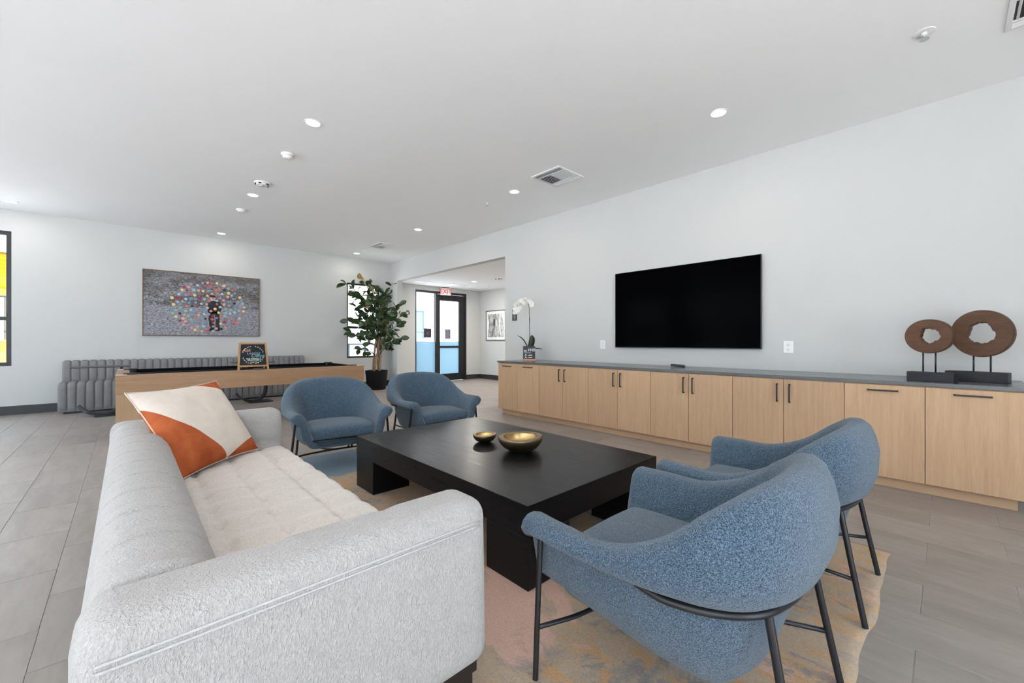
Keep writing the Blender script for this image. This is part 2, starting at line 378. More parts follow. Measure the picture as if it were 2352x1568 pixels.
def lathe(bm, prof, n=32, c=(0, 0, 0), sx=1.0, sy=1.0, wob=None, cap0=True, cap1=True):
    rings = []
    for (r, z) in prof:
        pts = []
        for k in range(n):
            a = 2 * PI * k / n; q = 1.0 if not wob else wob(a, z)
            pts.append((c[0] + r * sx * q * math.cos(a), c[1] + r * sy * q * math.sin(a), c[2] + z))
        rings.append(ring(bm, pts))
    for a, b in zip(rings, rings[1:]): bridge(bm, a, b)
    if cap0: bm.faces.new(rings[0])
    if cap1: bm.faces.new(rings[-1])
    return bm
def frame_along(path):
    """parallel-transport frames"""
    P = [Vector(p) for p in path]; out = []
    t0 = (P[1] - P[0]).normalized(); n = t0.orthogonal().normalized()
    for i, p in enumerate(P):
        t = (P[min(i + 1, len(P) - 1)] - P[max(i - 1, 0)]).normalized()
        n = (n - t * n.dot(t)).normalized(); out.append((p, t, n, t.cross(n)))
    return out
def tube(bm, path, r, n=10):
    rr = r if isinstance(r, (list, tuple)) else [r] * len(path)
    rings = []
    for (p, t, u, w), q in zip(frame_along(path), rr):
        rings.append(ring(bm, [p + (u * math.cos(2 * PI * k / n) + w * math.sin(2 * PI * k / n)) * q for k in range(n)]))
    for a, b in zip(rings, rings[1:]): bridge(bm, a, b)
    bm.faces.new(rings[0]); bm.faces.new(rings[-1])
    return bm
def catmull(pts, n):
    P = [Vector(p) for p in pts]; P = [P[0] * 2 - P[1]] + P + [P[-1] * 2 - P[-2]]; out = []
    seg = len(P) - 3
    for i in range(n + 1):
        s = min(i / n * seg, seg - 1e-6); k = int(s); t = s - k
        a, b, c, d = P[k:k + 4]
        out.append(0.5 * ((2 * b) + (c - a) * t + (2 * a - 5 * b + 4 * c - d) * t * t + (3 * b - a - 3 * c + d) * t ** 3))
    return out
def rbox(bm, hx, hy, hz, r, dx=0.1, dy=0.1, dz=0.1, c=(0, 0, 0), fn=None):
    """rounded box with a dense grid; fn may push each point about"""
    def ax(h, d):
        rr = min(r, h * 0.98); inner = h - rr; k = max(1, int(round(2 * inner / d)))
        lo = [-h, -h + rr * 0.08, -h + rr * 0.3, -h + rr * 0.62]; mid = [-inner + 2 * inner * i / k for i in range(k + 1)]
        return lo + mid + [-q for q in reversed(lo)], rr
    (gx, rx), (gy, ry), (gz, rz) = ax(hx, dx), ax(hy, dy), ax(hz, dz)
    cache = {}
    def vert(p):
        key = tuple(round(q, 6) for q in p)
        if key in cache: return cache[key]
        h = (hx, hy, hz); R = min(rx, ry, rz)
        I = [max(-(h[i] - R), min(h[i] - R, p[i])) for i in range(3)]
        d = Vector([p[i] - I[i] for i in range(3)])
        q = Vector(I) + (d.normalized() * R if d.length > 1e-9 else Vector((0, 0, 0)))
        if fn: q = Vector(fn(q.x, q.y, q.z))
        cache[key] = bm.verts.new(q + Vector(c)); return cache[key]
    def face(A, Bx, mk):
        for i in range(len(A) - 1):
            for j in range(len(Bx) - 1):
                vs = [vert(mk(A[i], Bx[j])), vert(mk(A[i + 1], Bx[j])), vert(mk(A[i + 1], Bx[j + 1])), vert(mk(A[i], Bx[j + 1]))]
                if len(set(vs)) == 4:
                    try: bm.faces.new(vs)
                    except ValueError: pass
    for s in (-1, 1):
        face(gx, gy, lambda a, b: (a, b, s * hz)); face(gx, gz, lambda a, b: (a, s * hy, b)); face(gy, gz, lambda a, b: (s * hx, a, b))
    return bm
def poly_prism(bm, pts, y0, y1):
    """polygon given in (x, z) thickened along y"""
    a = ring(bm, [(p[0], y0, p[1]) for p in pts]); b = ring(bm, [(p[0], y1, p[1]) for p in pts])
    bridge(bm, a, b); bm.faces.new(a); bm.faces.new(b); return bm
def text_mesh(name, txt, size, mat, depth=0.0006, shear=0.0, bold=0.0, align='CENTER'):
    cu = bpy.data.curves.new(name, 'FONT'); cu.body = txt; cu.size = size; cu.align_x = align; cu.align_y = 'CENTER'
    cu.extrude = depth; cu.shear = shear; cu.offset = bold; cu.resolution_u = 3
    o = bpy.data.objects.new(name, cu); COL.objects.link(o)
    bpy.context.view_layer.update()
    me = bpy.data.meshes.new_from_object(o.evaluated_get(bpy.context.evaluated_depsgraph_get()))
    bpy.data.objects.remove(o); bpy.data.curves.remove(cu)
    me.materials.clear(); me.materials.append(M[mat]); me.name = name
    return me
def text(name, txt, size, mat, parent, loc, rot=(PI / 2, 0, 0), **kw):
    return obj(name, text_mesh(name, txt, size, mat, **kw), mat, parent, loc, rot)

# ------------------------------------------------------------------ the shell of the room
struct('floor', boxes((XL - 0.2, XA + 0.2, YB - 0.2, YF + 0.2, -0.16, -0.003)), 'grout')
floor = bpy.data.objects['floor']
def cam_px(x, y, z=0.0):
    s, c = math.sin(YAW), math.cos(YAW); d = x * s + y * c; r = x * c - y * s
    return None if d < 0.25 else (1176 + FPX * r / d, 784 - FPX * (z - 1.2) / d, d)
TW, TL = 0.3128, 0.626
def tile_bm(w, l):
    bm = B(); g = 0.0016; c = 0.0012
    rs = []
    for (ix, z) in ((0, -0.006), (0, -0.0012), (c, 0.0)):
        rs.append(ring(bm, [(g + ix, g + ix, z), (w - g - ix, g + ix, z), (w - g - ix, l - g - ix, z), (g + ix, l - g - ix, z)]))
    bridge(bm, rs[0], rs[1]); bridge(bm, rs[1], rs[2]); bm.faces.new(rs[2]); return bm
tile_me = tri_mesh('floor_tile', tile_bm(TW, TL), 'tile')
tiles = []
hidden = [(-0.05, 0.8, 1.1, 3.5), (4.7, 5.3, -0.4, 5.1), (0.0, 2.8, 10.1, 10.5)]
for i in range(-20, 30):
    x0 = 2.862 - i * TW
    if x0 + TW < XL or x0 > XA: continue
    ph = 0.09 if i % 2 == 1 else 0.09 - TL / 2
    for j in range(-10, 20):
        y0 = ph + j * TL
        if y0 < YB - TL or y0 > YF: continue
        cx, cy = x0 + TW / 2, y0 + TL / 2
        p = cam_px(cx, cy); score = 0.0
        room = (cx < XW and cy < YF) or (cx > XW and cy > YO and cy < YF)
        if p and room:
            u, v, d = p
            if -60 < u < 2420 and v < 1640:
                score = TW * TL * 1.2 * FPX * FPX / d ** 3
                if (0.5 < cx < 2.95 and 0.6 < cy < 4.2) or any(a < cx < b and c < cy < e for a, b, c, e in hidden): score *= 0.001
        clipped = x0 < XL or x0 + TW > XA or y0 < YB or y0 + TL > YF
        tiles.append((0 if clipped else score, x0, y0))
tiles.sort(reverse=True)
rest = B()
for k, (sc, x0, y0) in enumerate(tiles):
    if k < 300 and sc > 0:
        o = obj('floor_tile', tile_me, 'tile', floor); o.location = (x0, y0, 0)
    else:
        xa, xb, ya, yb = max(x0, XL), min(x0 + TW, XA), max(y0, YB), min(y0 + TL, YF)
        if xb - xa > 0.02 and yb - ya > 0.02: box(rest, xa + 0.0016, xb - 0.0016, ya + 0.0016, yb - 0.0016, -0.006, 0.0)
tag(obj('remaining_floor_tiles', rest, 'tile', floor), kind='stuff')

struct('ceiling', boxes((XL - 0.2, XW + 0.2, YB - 0.2, YF + 0.2, ZC, ZC + 0.2)), 'ceil')
struct('ceiling', boxes((XW + 0.15, XA + 0.2, YO - 1.6, YF + 0.2, ZA, ZA + 0.2)), 'ceil')
# television wall with the wide opening to the entrance alcove
struct('wall_right', boxes((XW, XW + 0.15, YB - 0.2, YO, 0, ZC), (XW, XW + 0.15, YO, YS, ZA, ZC), (XW, XW + 0.15, YS, YF, 0, ZC)), 'wall')
def wall_x(name, y0, y1, xa, xb, holes, z1=ZC):
    """wall in the XZ plane with rectangular openings (x0,x1,z0,z1)"""
    bm = B(); hs = sorted(holes); x = xa
    for (a, b, c, d) in hs:
        if a > x: box(bm, x, a, y0, y1, 0, z1)
        if c > 0: box(bm, a, b, y0, y1, 0, c)
        if d < z1: box(bm, a, b, y0, y1, d, z1)
        x = b
    if x < xb: box(bm, x, xb, y0, y1, 0, z1)
    return struct(name, bm, 'wall')
def wall_y(name, x0, x1, ya, yb, holes, z1=ZC):
    bm = B(); hs = sorted(holes); y = ya
    for (a, b, c, d) in hs:
        if a > y: box(bm, x0, x1, y, a, 0, z1)
        if c > 0: box(bm, x0, x1, a, b, 0, c)
        if d < z1: box(bm, x0, x1, a, b, d, z1)
        y = b
    if y < yb: box(bm, x0, x1, y, yb, 0, z1)
    return struct(name, bm, 'wall')
W1 = (-3.05, -1.375, 0.80, 3.0); W2 = (4.09, 4.965, 0.775, 2.705); DR = (6.05, 7.865, 0.0, 2.70)
wall_x('wall_far', YF, YF + 0.2, XL - 0.2, XA + 0.2, [W1, W2, DR])
LW = [(-2.7, 0.1, 0.1, 3.25), (0.5, 3.7, 0.1, 3.25), (4.0, 7.2, 0.1, 3.25), (7.8, 9.8, 0.5, 3.1)]
BW = [(-5.0, -1.6, 0.1, 3.25), (0.2, 2.0, 0.1, 3.1)]
wall_y('wall_left', XL - 0.2, XL, YB - 0.2, YF, LW)
wall_x('wall_back', YB - 0.2, YB, XL, XW, BW)
struct('wall_alcove', boxes((XA, XA + 0.2, YO - 1.6, YF, 0, ZA)), 'wall')
wall_x('wall_alcove_end', YO - 1.7, YO - 1.5, XW + 0.15, XA, [], ZA)
bt = 0.014; bh = 0.145
struct('baseboard_far', boxes((XL, 6.05, YF - bt, YF, 0, bh), (7.865, XA, YF - bt, YF, 0, bh)), 'base')
struct('baseboard_right', boxes((XW - bt, XW, 5.22, YO, 0, bh), (XW - bt, XW, YS, YF - bt, 0, bh), (XW - bt, XW, YB, -0.45, 0, bh)), 'base')
struct('baseboard_alcove', boxes((XA - bt, XA, YO - 1.5, YF - bt, 0, bh)), 'base')
struct('baseboard_left', boxes((XL, XL + bt, YB, YF, 0, bh)), 'base')
struct('baseboard_back', boxes((XL, XW, YB, YB + bt, 0, bh)), 'base')

def window(name, hole, plane, axis='x', bars=(), ubars=(), fw=0.055, portal=True, inward=-1):
    """black aluminium window in an opening; axis 'x' lies in the XZ plane at y=plane, 'y' in the YZ plane at x=plane"""
    a, b, c, d = hole; t = 0.035
    def bx(bm, u0, u1, z0, z1, tt=t):
        if axis == 'x': box(bm, u0, u1, plane - tt, plane + tt, z0, z1, bev=0.003)
        else: box(bm, plane - tt, plane + tt, u0, u1, z0, z1, bev=0.003)
    fr = B(); bx(fr, a, b, c, c + fw); bx(fr, a, b, d - fw, d); bx(fr, a, a + fw, c + fw, d - fw); bx(fr, b - fw, b, c + fw, d - fw)
    w = struct(name, fr, 'black_alu')
    for z in bars:
        m_ = B(); bx(m_, a + fw, b - fw, z - 0.03, z + 0.03, 0.028); obj('mullion', m_, 'black_alu', w)
    for u in ubars:
        m_ = B(); bx(m_, u - 0.03, u + 0.03, c + fw, d - fw, 0.026); obj('mullion', m_, 'black_alu', w)
    g = B()
    zs = [c + fw] + sorted(bars) + [d - fw]; us = [a + fw] + sorted(ubars) + [b - fw]
    for z0, z1 in zip(zs, zs[1:]):
        for u0, u1 in zip(us, us[1:]):
            g = B()
            if axis == 'x': vs = [(u0, plane, z0), (u1, plane, z0), (u1, plane, z1), (u0, plane, z1)]
            else: vs = [(plane, u0, z0), (plane, u1, z0), (plane, u1, z1), (plane, u0, z1)]
            g.faces.new(ring(g, vs)); obj('pane', g, 'pane', w)
    if portal:
        li = bpy.data.lights.new('window_portal', 'AREA'); li.shape = 'RECTANGLE'; li.size = b - a; li.size_y = d - c
        li.cycles.is_portal = True
        lo = bpy.data.objects.new('window_portal', li); COL.objects.link(lo); lo.parent = w
        if axis == 'x': lo.location = ((a + b) / 2, plane - inward * 0.08, (c + d) / 2); dr = Vector((0, inward, 0))
        else: lo.location = (plane - inward * 0.08, (a + b) / 2, (c + d) / 2); dr = Vector((inward, 0, 0))
        lo.rotation_euler = dr.to_track_quat('-Z', 'Z' if False else 'Y').to_euler()
    return w
window('window_1', W1, YF + 0.07, bars=(1.575,), ubars=(-2.2,), fw=0.06)
window('window_2', W2, YF + 0.07, bars=(1.565,), fw=0.045)
for k, h in enumerate(LW): window('window_%d' % (3 + k), h, XL - 0.07, 'y', bars=(1.575,), ubars=((h[0] + h[1]) / 2,), inward=1)
for k, h in enumerate(BW): window('window_%d' % (7 + k), h, YB - 0.07, 'x', bars=(1.575,), ubars=((h[0] + h[1]) / 2,), inward=1)

struct('added_shade_canopy', boxes((XL - 2.6, XL - 0.2, YB - 1.0, YF + 0.2, 3.40, 3.56)), 'ceil')  # unseen canopy added to shade ground by the left windows and even ceiling light
# entrance: side light and glazed door
yd = YF + 0.05
d1 = struct('door_1', boxes((6.05, 7.865, yd - 0.06, yd + 0.06, 2.635, 2.70), (6.05, 6.075, yd - 0.06, yd + 0.06, 0, 2.635), (6.735, 6.79, yd - 0.06, yd + 0.06, 0, 2.635), (7.805, 7.865, yd - 0.06, yd + 0.06, 0, 2.635), (6.075, 6.735, yd - 0.05, yd + 0.05, 0, 0.07), bev=0.003), 'black_alu')
lf = obj('door_leaf', boxes((6.80, 6.895, yd - 0.03, yd + 0.03, 0.01, 2.625), (7.60, 7.795, yd - 0.03, yd + 0.03, 0.01, 2.625), (6.895, 7.60, yd - 0.03, yd + 0.03, 2.44, 2.625), (6.895, 7.60, yd - 0.03, yd + 0.03, 0.01, 0.215), (6.895, 7.60, yd - 0.03, yd + 0.03, 1.005, 1.065), bev=0.003), 'black_alu', d1)
def pane(x0, x1, z0, z1, mat, par, name='pane', y=yd):
    g = B(); g.faces.new(ring(g, [(x0, y, z0), (x1, y, z0), (x1, y, z1), (x0, y, z1)])); return obj(name, g, mat, par)
pane(6.075, 6.735, 1.20, 2.635, 'pane', d1); pane(6.075, 6.735, 0.07, 1.20, 'frost', d1, 'frosted_pane')
pane(6.895, 7.60, 1.20, 2.44, 'pane', lf); pane(6.895, 7.60, 1.065, 1.20, 'frost', lf, 'frosted_pane'); pane(6.895, 7.60, 0.215, 1.005, 'frost', lf, 'frosted_pane')
obj('push_bar', boxes((6.93, 7.56, yd - 0.075, yd - 0.05, 1.02, 1.05), (6.95, 6.98, yd - 0.05, yd - 0.03, 1.02, 1.05), (7.51, 7.54, yd - 0.05, yd - 0.03, 1.02, 1.05), bev=0.003), 'black_metal', lf)
obj('door_closer', boxes((6.95, 7.35, yd - 0.07, yd - 0.03, 2.52, 2.57), bev=0.005), 'black_metal', lf)
for nm, x0, x1, z0, z1, mt, lab in (('notice', 6.35, 6.60, 1.315, 1.585, 'poster_purple', 'dark plum notice stuck inside the side light of the glass door'), ('notice', 7.09, 7.29, 1.28, 1.575, 'poster_grey', 'slate blue notice stuck on the upper door glass')):
    nt_ = thing(nm, lab, 'notice', ((x0 + x1) / 2, yd - 0.006, z0))
    obj('sheet', boxes((x0 - (x0 + x1) / 2, x1 - (x0 + x1) / 2, -0.0015, 0.0015, 0, z1 - z0)), mt, nt_)
    ln = B(); w_ = (x1 - x0)
    if mt == 'poster_grey':
        for q in range(7): box(ln, -w_ * 0.36, w_ * (0.36 - 0.05 * (q % 3)), -0.0026, -0.0016, 0.03 + q * 0.028, 0.036 + q * 0.028)
        box(ln, -0.03, 0.03, -0.0026, -0.0016, 0.245, 0.265)
    else:
        for q in range(3): box(ln, -0.05 + 0.012 * q, 0.05, -0.0026, -0.0016, 0.10 + q * 0.028, 0.105 + q * 0.028)
    obj('print', ln, 'poster_line', nt_)

# ------------------------------------------------------------------ built-in cabinets
XFd = 4.55
edges = [5.165, 4.706, 4.224, 3.328, 2.427, 1.523, 0.624, 0.130, -0.362]
cab_lab = ['narrow light oak cabinet at the far end of the run, under the orchid', 'narrow light oak cabinet with horizontal pull, second from the far end', 'double-door light oak cabinet left of the television, below the small wall outlet', 'double-door light oak cabinet under the left half of the television', 'double-door light oak cabinet under the right half of the television', 'double-door light oak cabinet just right of the television, below the right outlet', 'wide single-door light oak cabinet with horizontal pull beside the wooden sculptures', 'wide light oak cabinet at the right edge, under the wooden ring sculptures']
def pull(par, y, z, vertical):
    bm = B(); x0 = XFd - 0.019; ln = 0.175 if vertical else 0.19
    if vertical:
        box(bm, x0 - 0.034, x0 - 0.024, y - 0.006, y + 0.006, z, z + ln, bev=0.0015)
        for q in (0, ln - 0.012): box(bm, x0 - 0.026, x0, y - 0.006, y + 0.006, z + q, z + q + 0.012, bev=0.001)
    else:
        box(bm, x0 - 0.034, x0 - 0.024, y - ln / 2, y + ln / 2, z - 0.006, z + 0.006, bev=0.0015)
        for q in (-ln / 2, ln / 2 - 0.012): box(bm, x0 - 0.026, x0, y + q, y + q + 0.012, z - 0.006, z + 0.006, bev=0.001)
    for v in bm.verts: v.co -= Vector(par.parent.location)
    return obj('handle', bm, 'black_metal', par)
for k in range(8):
    y1, y0 = edges[k], edges[k + 1]; cy = (y0 + y1) / 2
    c = thing('oak_cabinet', cab_lab[k], 'cabinet', (4.9, cy, 0), group='oak cabinets along the television wall')
    hw = (y1 - y0) / 2
    obj('body', boxes((XFd - 4.9, XW - 0.005 - 4.9, -hw, hw, 0.085, 0.848)), 'oak', c)
    obj('plinth', boxes((4.60 - 4.9, XW - 0.01 - 4.9, -hw + (0.03 if k == 7 else 0), hw - (0.03 if k == 0 else 0), 0.0, 0.085)), 'oak_h', c)
    dbl = 2 <= k <= 5; parts = [(-hw, 0), (0, hw)] if dbl else [(-hw, hw)]
    for q, (a, b) in enumerate(parts):
        g = 0.0022
        bm = B(); box(bm, XFd - 0.019 - 4.9, XFd - 0.001 - 4.9, a + g, b - g, 0.09, 0.842, bev=0.0012)
        d = obj('cabinet_door', bm, 'oak', c)
        if dbl: pull(d, cy + (-0.05 if q == 0 else 0.05), 0.628, True)
        else: pull(d, cy, 0.80, False)
tag(obj('worktop', boxes((4.525, XW - 0.002, -0.40, 5.19, 0.85, 0.88), bev=0.002), 'counter'), 'long dark grey quartz worktop running over the oak cabinets', 'worktop')

# ------------------------------------------------------------------ television, outlets, plaques
tv = thing('television', 'large flat black wall-mounted television above the cabinets', 'television', (5.23, 2.409, 1.112))
obj('screen', boxes((0, 0.012, -0.951 + 0.006, 0.951 - 0.006, 0.012, 1.073)), 'tv', tv)
obj('bezel', boxes((0.004, 0.035, -0.951, 0.951, 0.0, 0.012), (0.004, 0.035, -0.951, 0.951, 1.073, 1.079), (0.004, 0.035, -0.951, -0.945, 0.012, 1.073), (0.004, 0.035, 0.945, 0.951, 0.012, 1.073), (0.013, 0.035, -0.945, 0.945, 0.012, 1.073)), 'tv_edge', tv)
obj('wall_bracket', boxes((0.035, 0.058, -0.3, 0.3, 0.3, 0.8)), 'black_metal', tv)
def outlet(y, z, lab):
    o = thing('wall_outlet', lab, 'outlet', (XW, y, z), group='white wall outlets')
    w, h = 0.048, 0.066
    obj('cover_plate', boxes((-0.006, 0, -w, w, -h, h), bev=0.002), 'white_pl', o)
    for s in (-1, 1):
        so = obj('socket', boxes((-0.0085, -0.004, -0.019, 0.019, s * 0.027 - 0.017, s * 0.027 + 0.017), bev=0.002), 'white_pl', o)
        obj('slots', boxes((-0.0092, -0.0084, -0.009, -0.006, s * 0.027, s * 0.027 + 0.009), (-0.0092, -0.0084, 0.006, 0.009, s * 0.027, s * 0.027 + 0.009), (-0.0092, -0.0084, -0.003, 0.003, s * 0.027 - 0.012, s * 0.027 - 0.006)), 'dark', so)
outlet(3.612, 1.154, 'white double wall outlet between the orchid and the television')
outlet(1.208, 1.139, 'white double wall outlet right of the television')
for (z0, z1, lab) in ((1.725, 1.785, 'small dark room plaque, upper one, behind the orchid flowers'), (1.588, 1.710, 'square dark room plaque, lower one, behind the orchid stem')):
    p = thing('wall_plaque', lab, 'plaque', (XW, 5.56, z0), group='dark plaques beside the opening')
    obj('plate', boxes((-0.008, 0, -0.066, 0.066, 0, z1 - z0), bev=0.002), 'plaque', p)
    bm = B()
    if z1 - z0 > 0.1:
        for q in range(3): box(bm, -0.0092, -0.0078, -0.03 + q * 0.004, 0.03 - q * 0.004, 0.06 + q * 0.016, 0.066 + q * 0.016)
        lathe(bm, [(0.012, -0.0007), (0.012, 0.0007)], 12); bmesh.ops.rotate(bm, verts=bm.verts[-24:], cent=(0, 0, 0), matrix=Matrix.Rotation(PI / 2, 3, 'Y')); bmesh.ops.translate(bm, verts=bm.verts[-24:], vec=(-0.0085, 0, 0.035))
    else: box(bm, -0.0092, -0.0078, -0.03, 0.03, 0.025, 0.034)
    obj('raised_lettering', bm, 'poster_line', p)

# ------------------------------------------------------------------ ceiling fittings
def downlight(x, y, z, lab, r=0.078, watts=3.5):
    t = thing('recessed_light', lab, 'ceiling light', (x, y, z), group='round recessed ceiling lights')
    bm = B(); lathe(bm, [(r, 0), (r, -0.004), (r - 0.006, -0.007), (r - 0.014, -0.005), (r - 0.016, 0)], 32, cap0=False, cap1=False); obj('trim_ring', bm, 'white_pl', t, smooth=30)
    bm = B(); lathe(bm, [(r - 0.016, -0.0015), (r - 0.016, -0.003)], 32); obj('lens', bm, 'lens', t)
    li = bpy.data.lights.new('lamp', 'AREA'); li.shape = 'DISK'; li.size = 0.11; li.energy = watts; li.color = (1, 0.93, 0.84)
    lo = bpy.data.objects.new('lamp', li); COL.objects.link(lo); lo.parent = t; lo.location = (0, 0, -0.012)
for x, y, lab in ((1.335, 4.285, 'lit round ceiling light nearest the camera, left of the picture centre'), (4.06, 1.487, 'lit round ceiling light above the television, large and at the right'),
                  (1.353, 7.0, 'lit round ceiling light beside the ring-shaped smoke detector'), (4.06, 4.276, 'lit round ceiling light left of the square ceiling vent'),
                  (1.375, 9.915, 'lit round ceiling light above the painting wall, left of the plant'), (4.08, 6.983, 'lit round ceiling light above the opening beam, right of the far vent'),
                  (4.10, 9.912, 'lit round ceiling light directly over the tall plant'), (-1.3, 9.877, 'lit round ceiling light above the yellow-view window at the left edge')):
    downlight(x, y, ZC, lab, watts=2.0 if y > 9.5 else 3.5)
downlight(6.90, 8.86, ZA, 'lit round ceiling light in the entrance alcove near the exit sign', 0.085, 24.0)
downlight(6.90, 6.1, ZA, 'unseen round ceiling light added to brighten the alcove, farther from the exit sign', 0.085, 24.0)  # extra lamp out of view, added only to light the alcove
def detector(x, y, z, r, h, lab, strobe=False):
    t = thing('smoke_detector', lab, 'detector', (x, y, z), group='white ceiling detectors')
    bm = B(); lathe(bm, [(r, 0), (r, -h * 0.35), (r * 0.93, -h * 0.45)], 28); obj('base', bm, 'white_pl', t, smooth=30)
    bm = B(); lathe(bm, [(r * 0.78, -h * 0.45), (r * 0.74, -h * 0.8), (r * 0.55, -h), (0.005, -h)], 28); hd = obj('head', bm, 'white_pl', t, smooth=30)
    if strobe:
        for k in range(5):
            a = 2 * PI * k / 5 + 0.4; bm = B(); box(bm, -0.016, 0.016, -0.008, 0.008, -h * 0.78, -h * 0.44)
            bmesh.ops.rotate(bm, verts=bm.verts, cent=(0, 0, 0), matrix=Matrix.Rotation(a + PI / 2, 3, 'Z')); bmesh.ops.translate(bm, verts=bm.verts, vec=(r * 0.82 * math.cos(a), r * 0.82 * math.sin(a), 0))
            obj('sensor_slot', bm, 'dark', t)
        bm = B(); lathe(bm, [(r * 0.3, -h * 1.0), (r * 0.28, -h * 1.12)], 16); obj('strobe_cap', bm, 'steel', hd)
    else:
        bm = B(); lathe(bm, [(r * 0.3, -h), (r * 0.25, -h * 1.08)], 16); obj('sensor_cap', bm, 'vent_white', hd)
detector(1.345, 5.2, ZC, 0.065, 0.055, 'small white domed ceiling detector between the two nearest left ceiling fittings')
detector(1.34, 6.38, ZC, 0.095, 0.04, 'wide white ceiling detector with dark slots beside a round light', True)
detector(1.36, 7.9, ZC, 0.07, 0.045, 'small white ceiling detector farthest from the camera in the left row')
detector(6.98, 7.95, ZA, 0.095, 0.045, 'white ceiling detector with dark slots in the entrance alcove', True)
detector(-1.47, 8.6, ZC, 0.07, 0.045, 'white ceiling detector cut by the left edge of the picture')
def sprinkler(x, y, z, lab, s=1.0):
    t = thing('sprinkler_head', lab, 'sprinkler', (x, y, z), group='ceiling sprinkler heads')
    bm = B(); lathe(bm, [(0.042 * s, 0), (0.04 * s, -0.004), (0.024 * s, -0.008), (0.018 * s, -0.003)], 24); obj('escutcheon', bm, 'white_pl', t, smooth=30)
    bm = B(); lathe(bm, [(0.012 * s, 0), (0.012 * s, -0.02), (0.008 * s, -0.024)], 12)
    for q in (-1, 1): tube(bm, [(q * 0.012 * s, 0, -0.02), (q * 0.015 * s, 0, -0.033), (q * 0.004 * s, 0, -0.047)], 0.0022, 6)
    obj('body', bm, 'white_pl', t, smooth=30)
    bm = B(); lathe(bm, [(0.019 * s, -0.047), (0.019 * s, -0.05)], 16); obj('deflector', bm, 'steel', t)
sprinkler(4.05, 0.12, ZC, 'white sprinkler head near the top right ceiling vent', 1.4)
sprinkler(4.07, 4.9, ZC, 'small sprinkler head between the middle ceiling lights above the wall')
sprinkler(4.09, 9.4, ZC, 'small sprinkler head beside the far ceiling vent')
sprinkler(7.57, 9.03, ZA, 'small sprinkler head on the alcove ceiling')
def vent(x, y, hx, hy, z, lab, n=13):
    t = thing('ceiling_vent', lab, 'vent', (x, y, z), group='white square ceiling vents')
    obj('backing', boxes((-hx + 0.02, hx - 0.02, -hy + 0.02, hy - 0.02, -0.004, 0.0)), 'dark', t)
    fw = 0.03
    obj('frame', boxes((-hx, hx, -hy, -hy + fw, -0.012, 0), (-hx, hx, hy - fw, hy, -0.012, 0), (-hx, -hx + fw, -hy + fw, hy - fw, -0.012, 0), (hx - fw, hx, -hy + fw, hy - fw, -0.012, 0), bev=0.002), 'vent_white', t)
    iw = hx - fw; cb = iw * 0.62
    for q in (-cb, cb): obj('divider', boxes((q - 0.006, q + 0.006, -hy + fw, hy - fw, -0.014, -0.002)), 'vent_white', t)
    sl = tri_mesh('slat', _slat(2 * cb - 0.014), 'vent_white'); st = (2 * (hy - fw)) / n
    for k in range(n):
        o = obj('slat', sl, 'vent_white', t); yy = -hy + fw + st * (k + 0.5)
        o.location = (0, yy, -0.007); o.rotation_euler = (0.75 if yy > 0 else -0.75, 0, 0)
    sl2 = tri_mesh('side_slat', _slat(2 * (hy - fw)), 'vent_white')
    for s in (-1, 1):
        for k in range(3):
            o = obj('side_slat', sl2, 'vent_white', t); o.location = (s * (cb + 0.014 + k * (iw - cb - 0.01) / 3 + 0.012), 0, -0.007); o.rotation_euler = (0.75 * s, 0, PI / 2)
def _slat(l):
    bm = B(); box(bm, -l / 2, l / 2, -0.0105, 0.0105, -0.0012, 0.0012); return bm
vent(4.095, 3.50, 0.245, 0.24, ZC, 'white square ceiling vent in the middle of the ceiling near the wall')
vent(4.185, 8.70, 0.19, 0.28, ZC, 'white ceiling vent farthest away above the opening')
vent(4.20, -0.52, 0.24, 0.26, ZC, 'white ceiling vent cut by the top right corner')
for x0, x1, y0, y1, lab in ((5.6, 6.05, 9.70, 10.0, 'white flat ceiling panel left of the exit sign in the alcove'), (6.6, 7.25, 9.55, 10.0, 'white flat ceiling panel right of the exit sign in the alcove')):
    t = thing('ceiling_panel', lab, 'panel', ((x0 + x1) / 2, (y0 + y1) / 2, ZA)); a, b = (x1 - x0) / 2, (y1 - y0) / 2
    obj('frame', boxes((-a, a, -b, -b + 0.02, -0.012, 0), (-a, a, b - 0.02, b, -0.012, 0), (-a, -a + 0.02, -b + 0.02, b - 0.02, -0.012, 0), (a - 0.02, a, -b + 0.02, b - 0.02, -0.012, 0)), 'vent_white', t)
    obj('panel', boxes((-a + 0.02, a - 0.02, -b + 0.02, b - 0.02, -0.008, 0)), 'white_pl', t)
ex = thing('exit_sign', 'white exit sign with red letters hanging over the glass door', 'sign', (7.02, YF - 0.09, 2.595), rz=-0.22)
obj('housing', boxes((-0.165, 0.165, -0.025, 0.025, 0, 0.215), bev=0.006), 'white_pl', ex)
obj('canopy', boxes((-0.1, 0.1, -0.03, 0.03, 0.215, 0.235)), 'black_alu', ex)
text('lettering', 'EXIT', 0.185, 'red', ex, (0, -0.0265, 0.105), bold=0.0015)

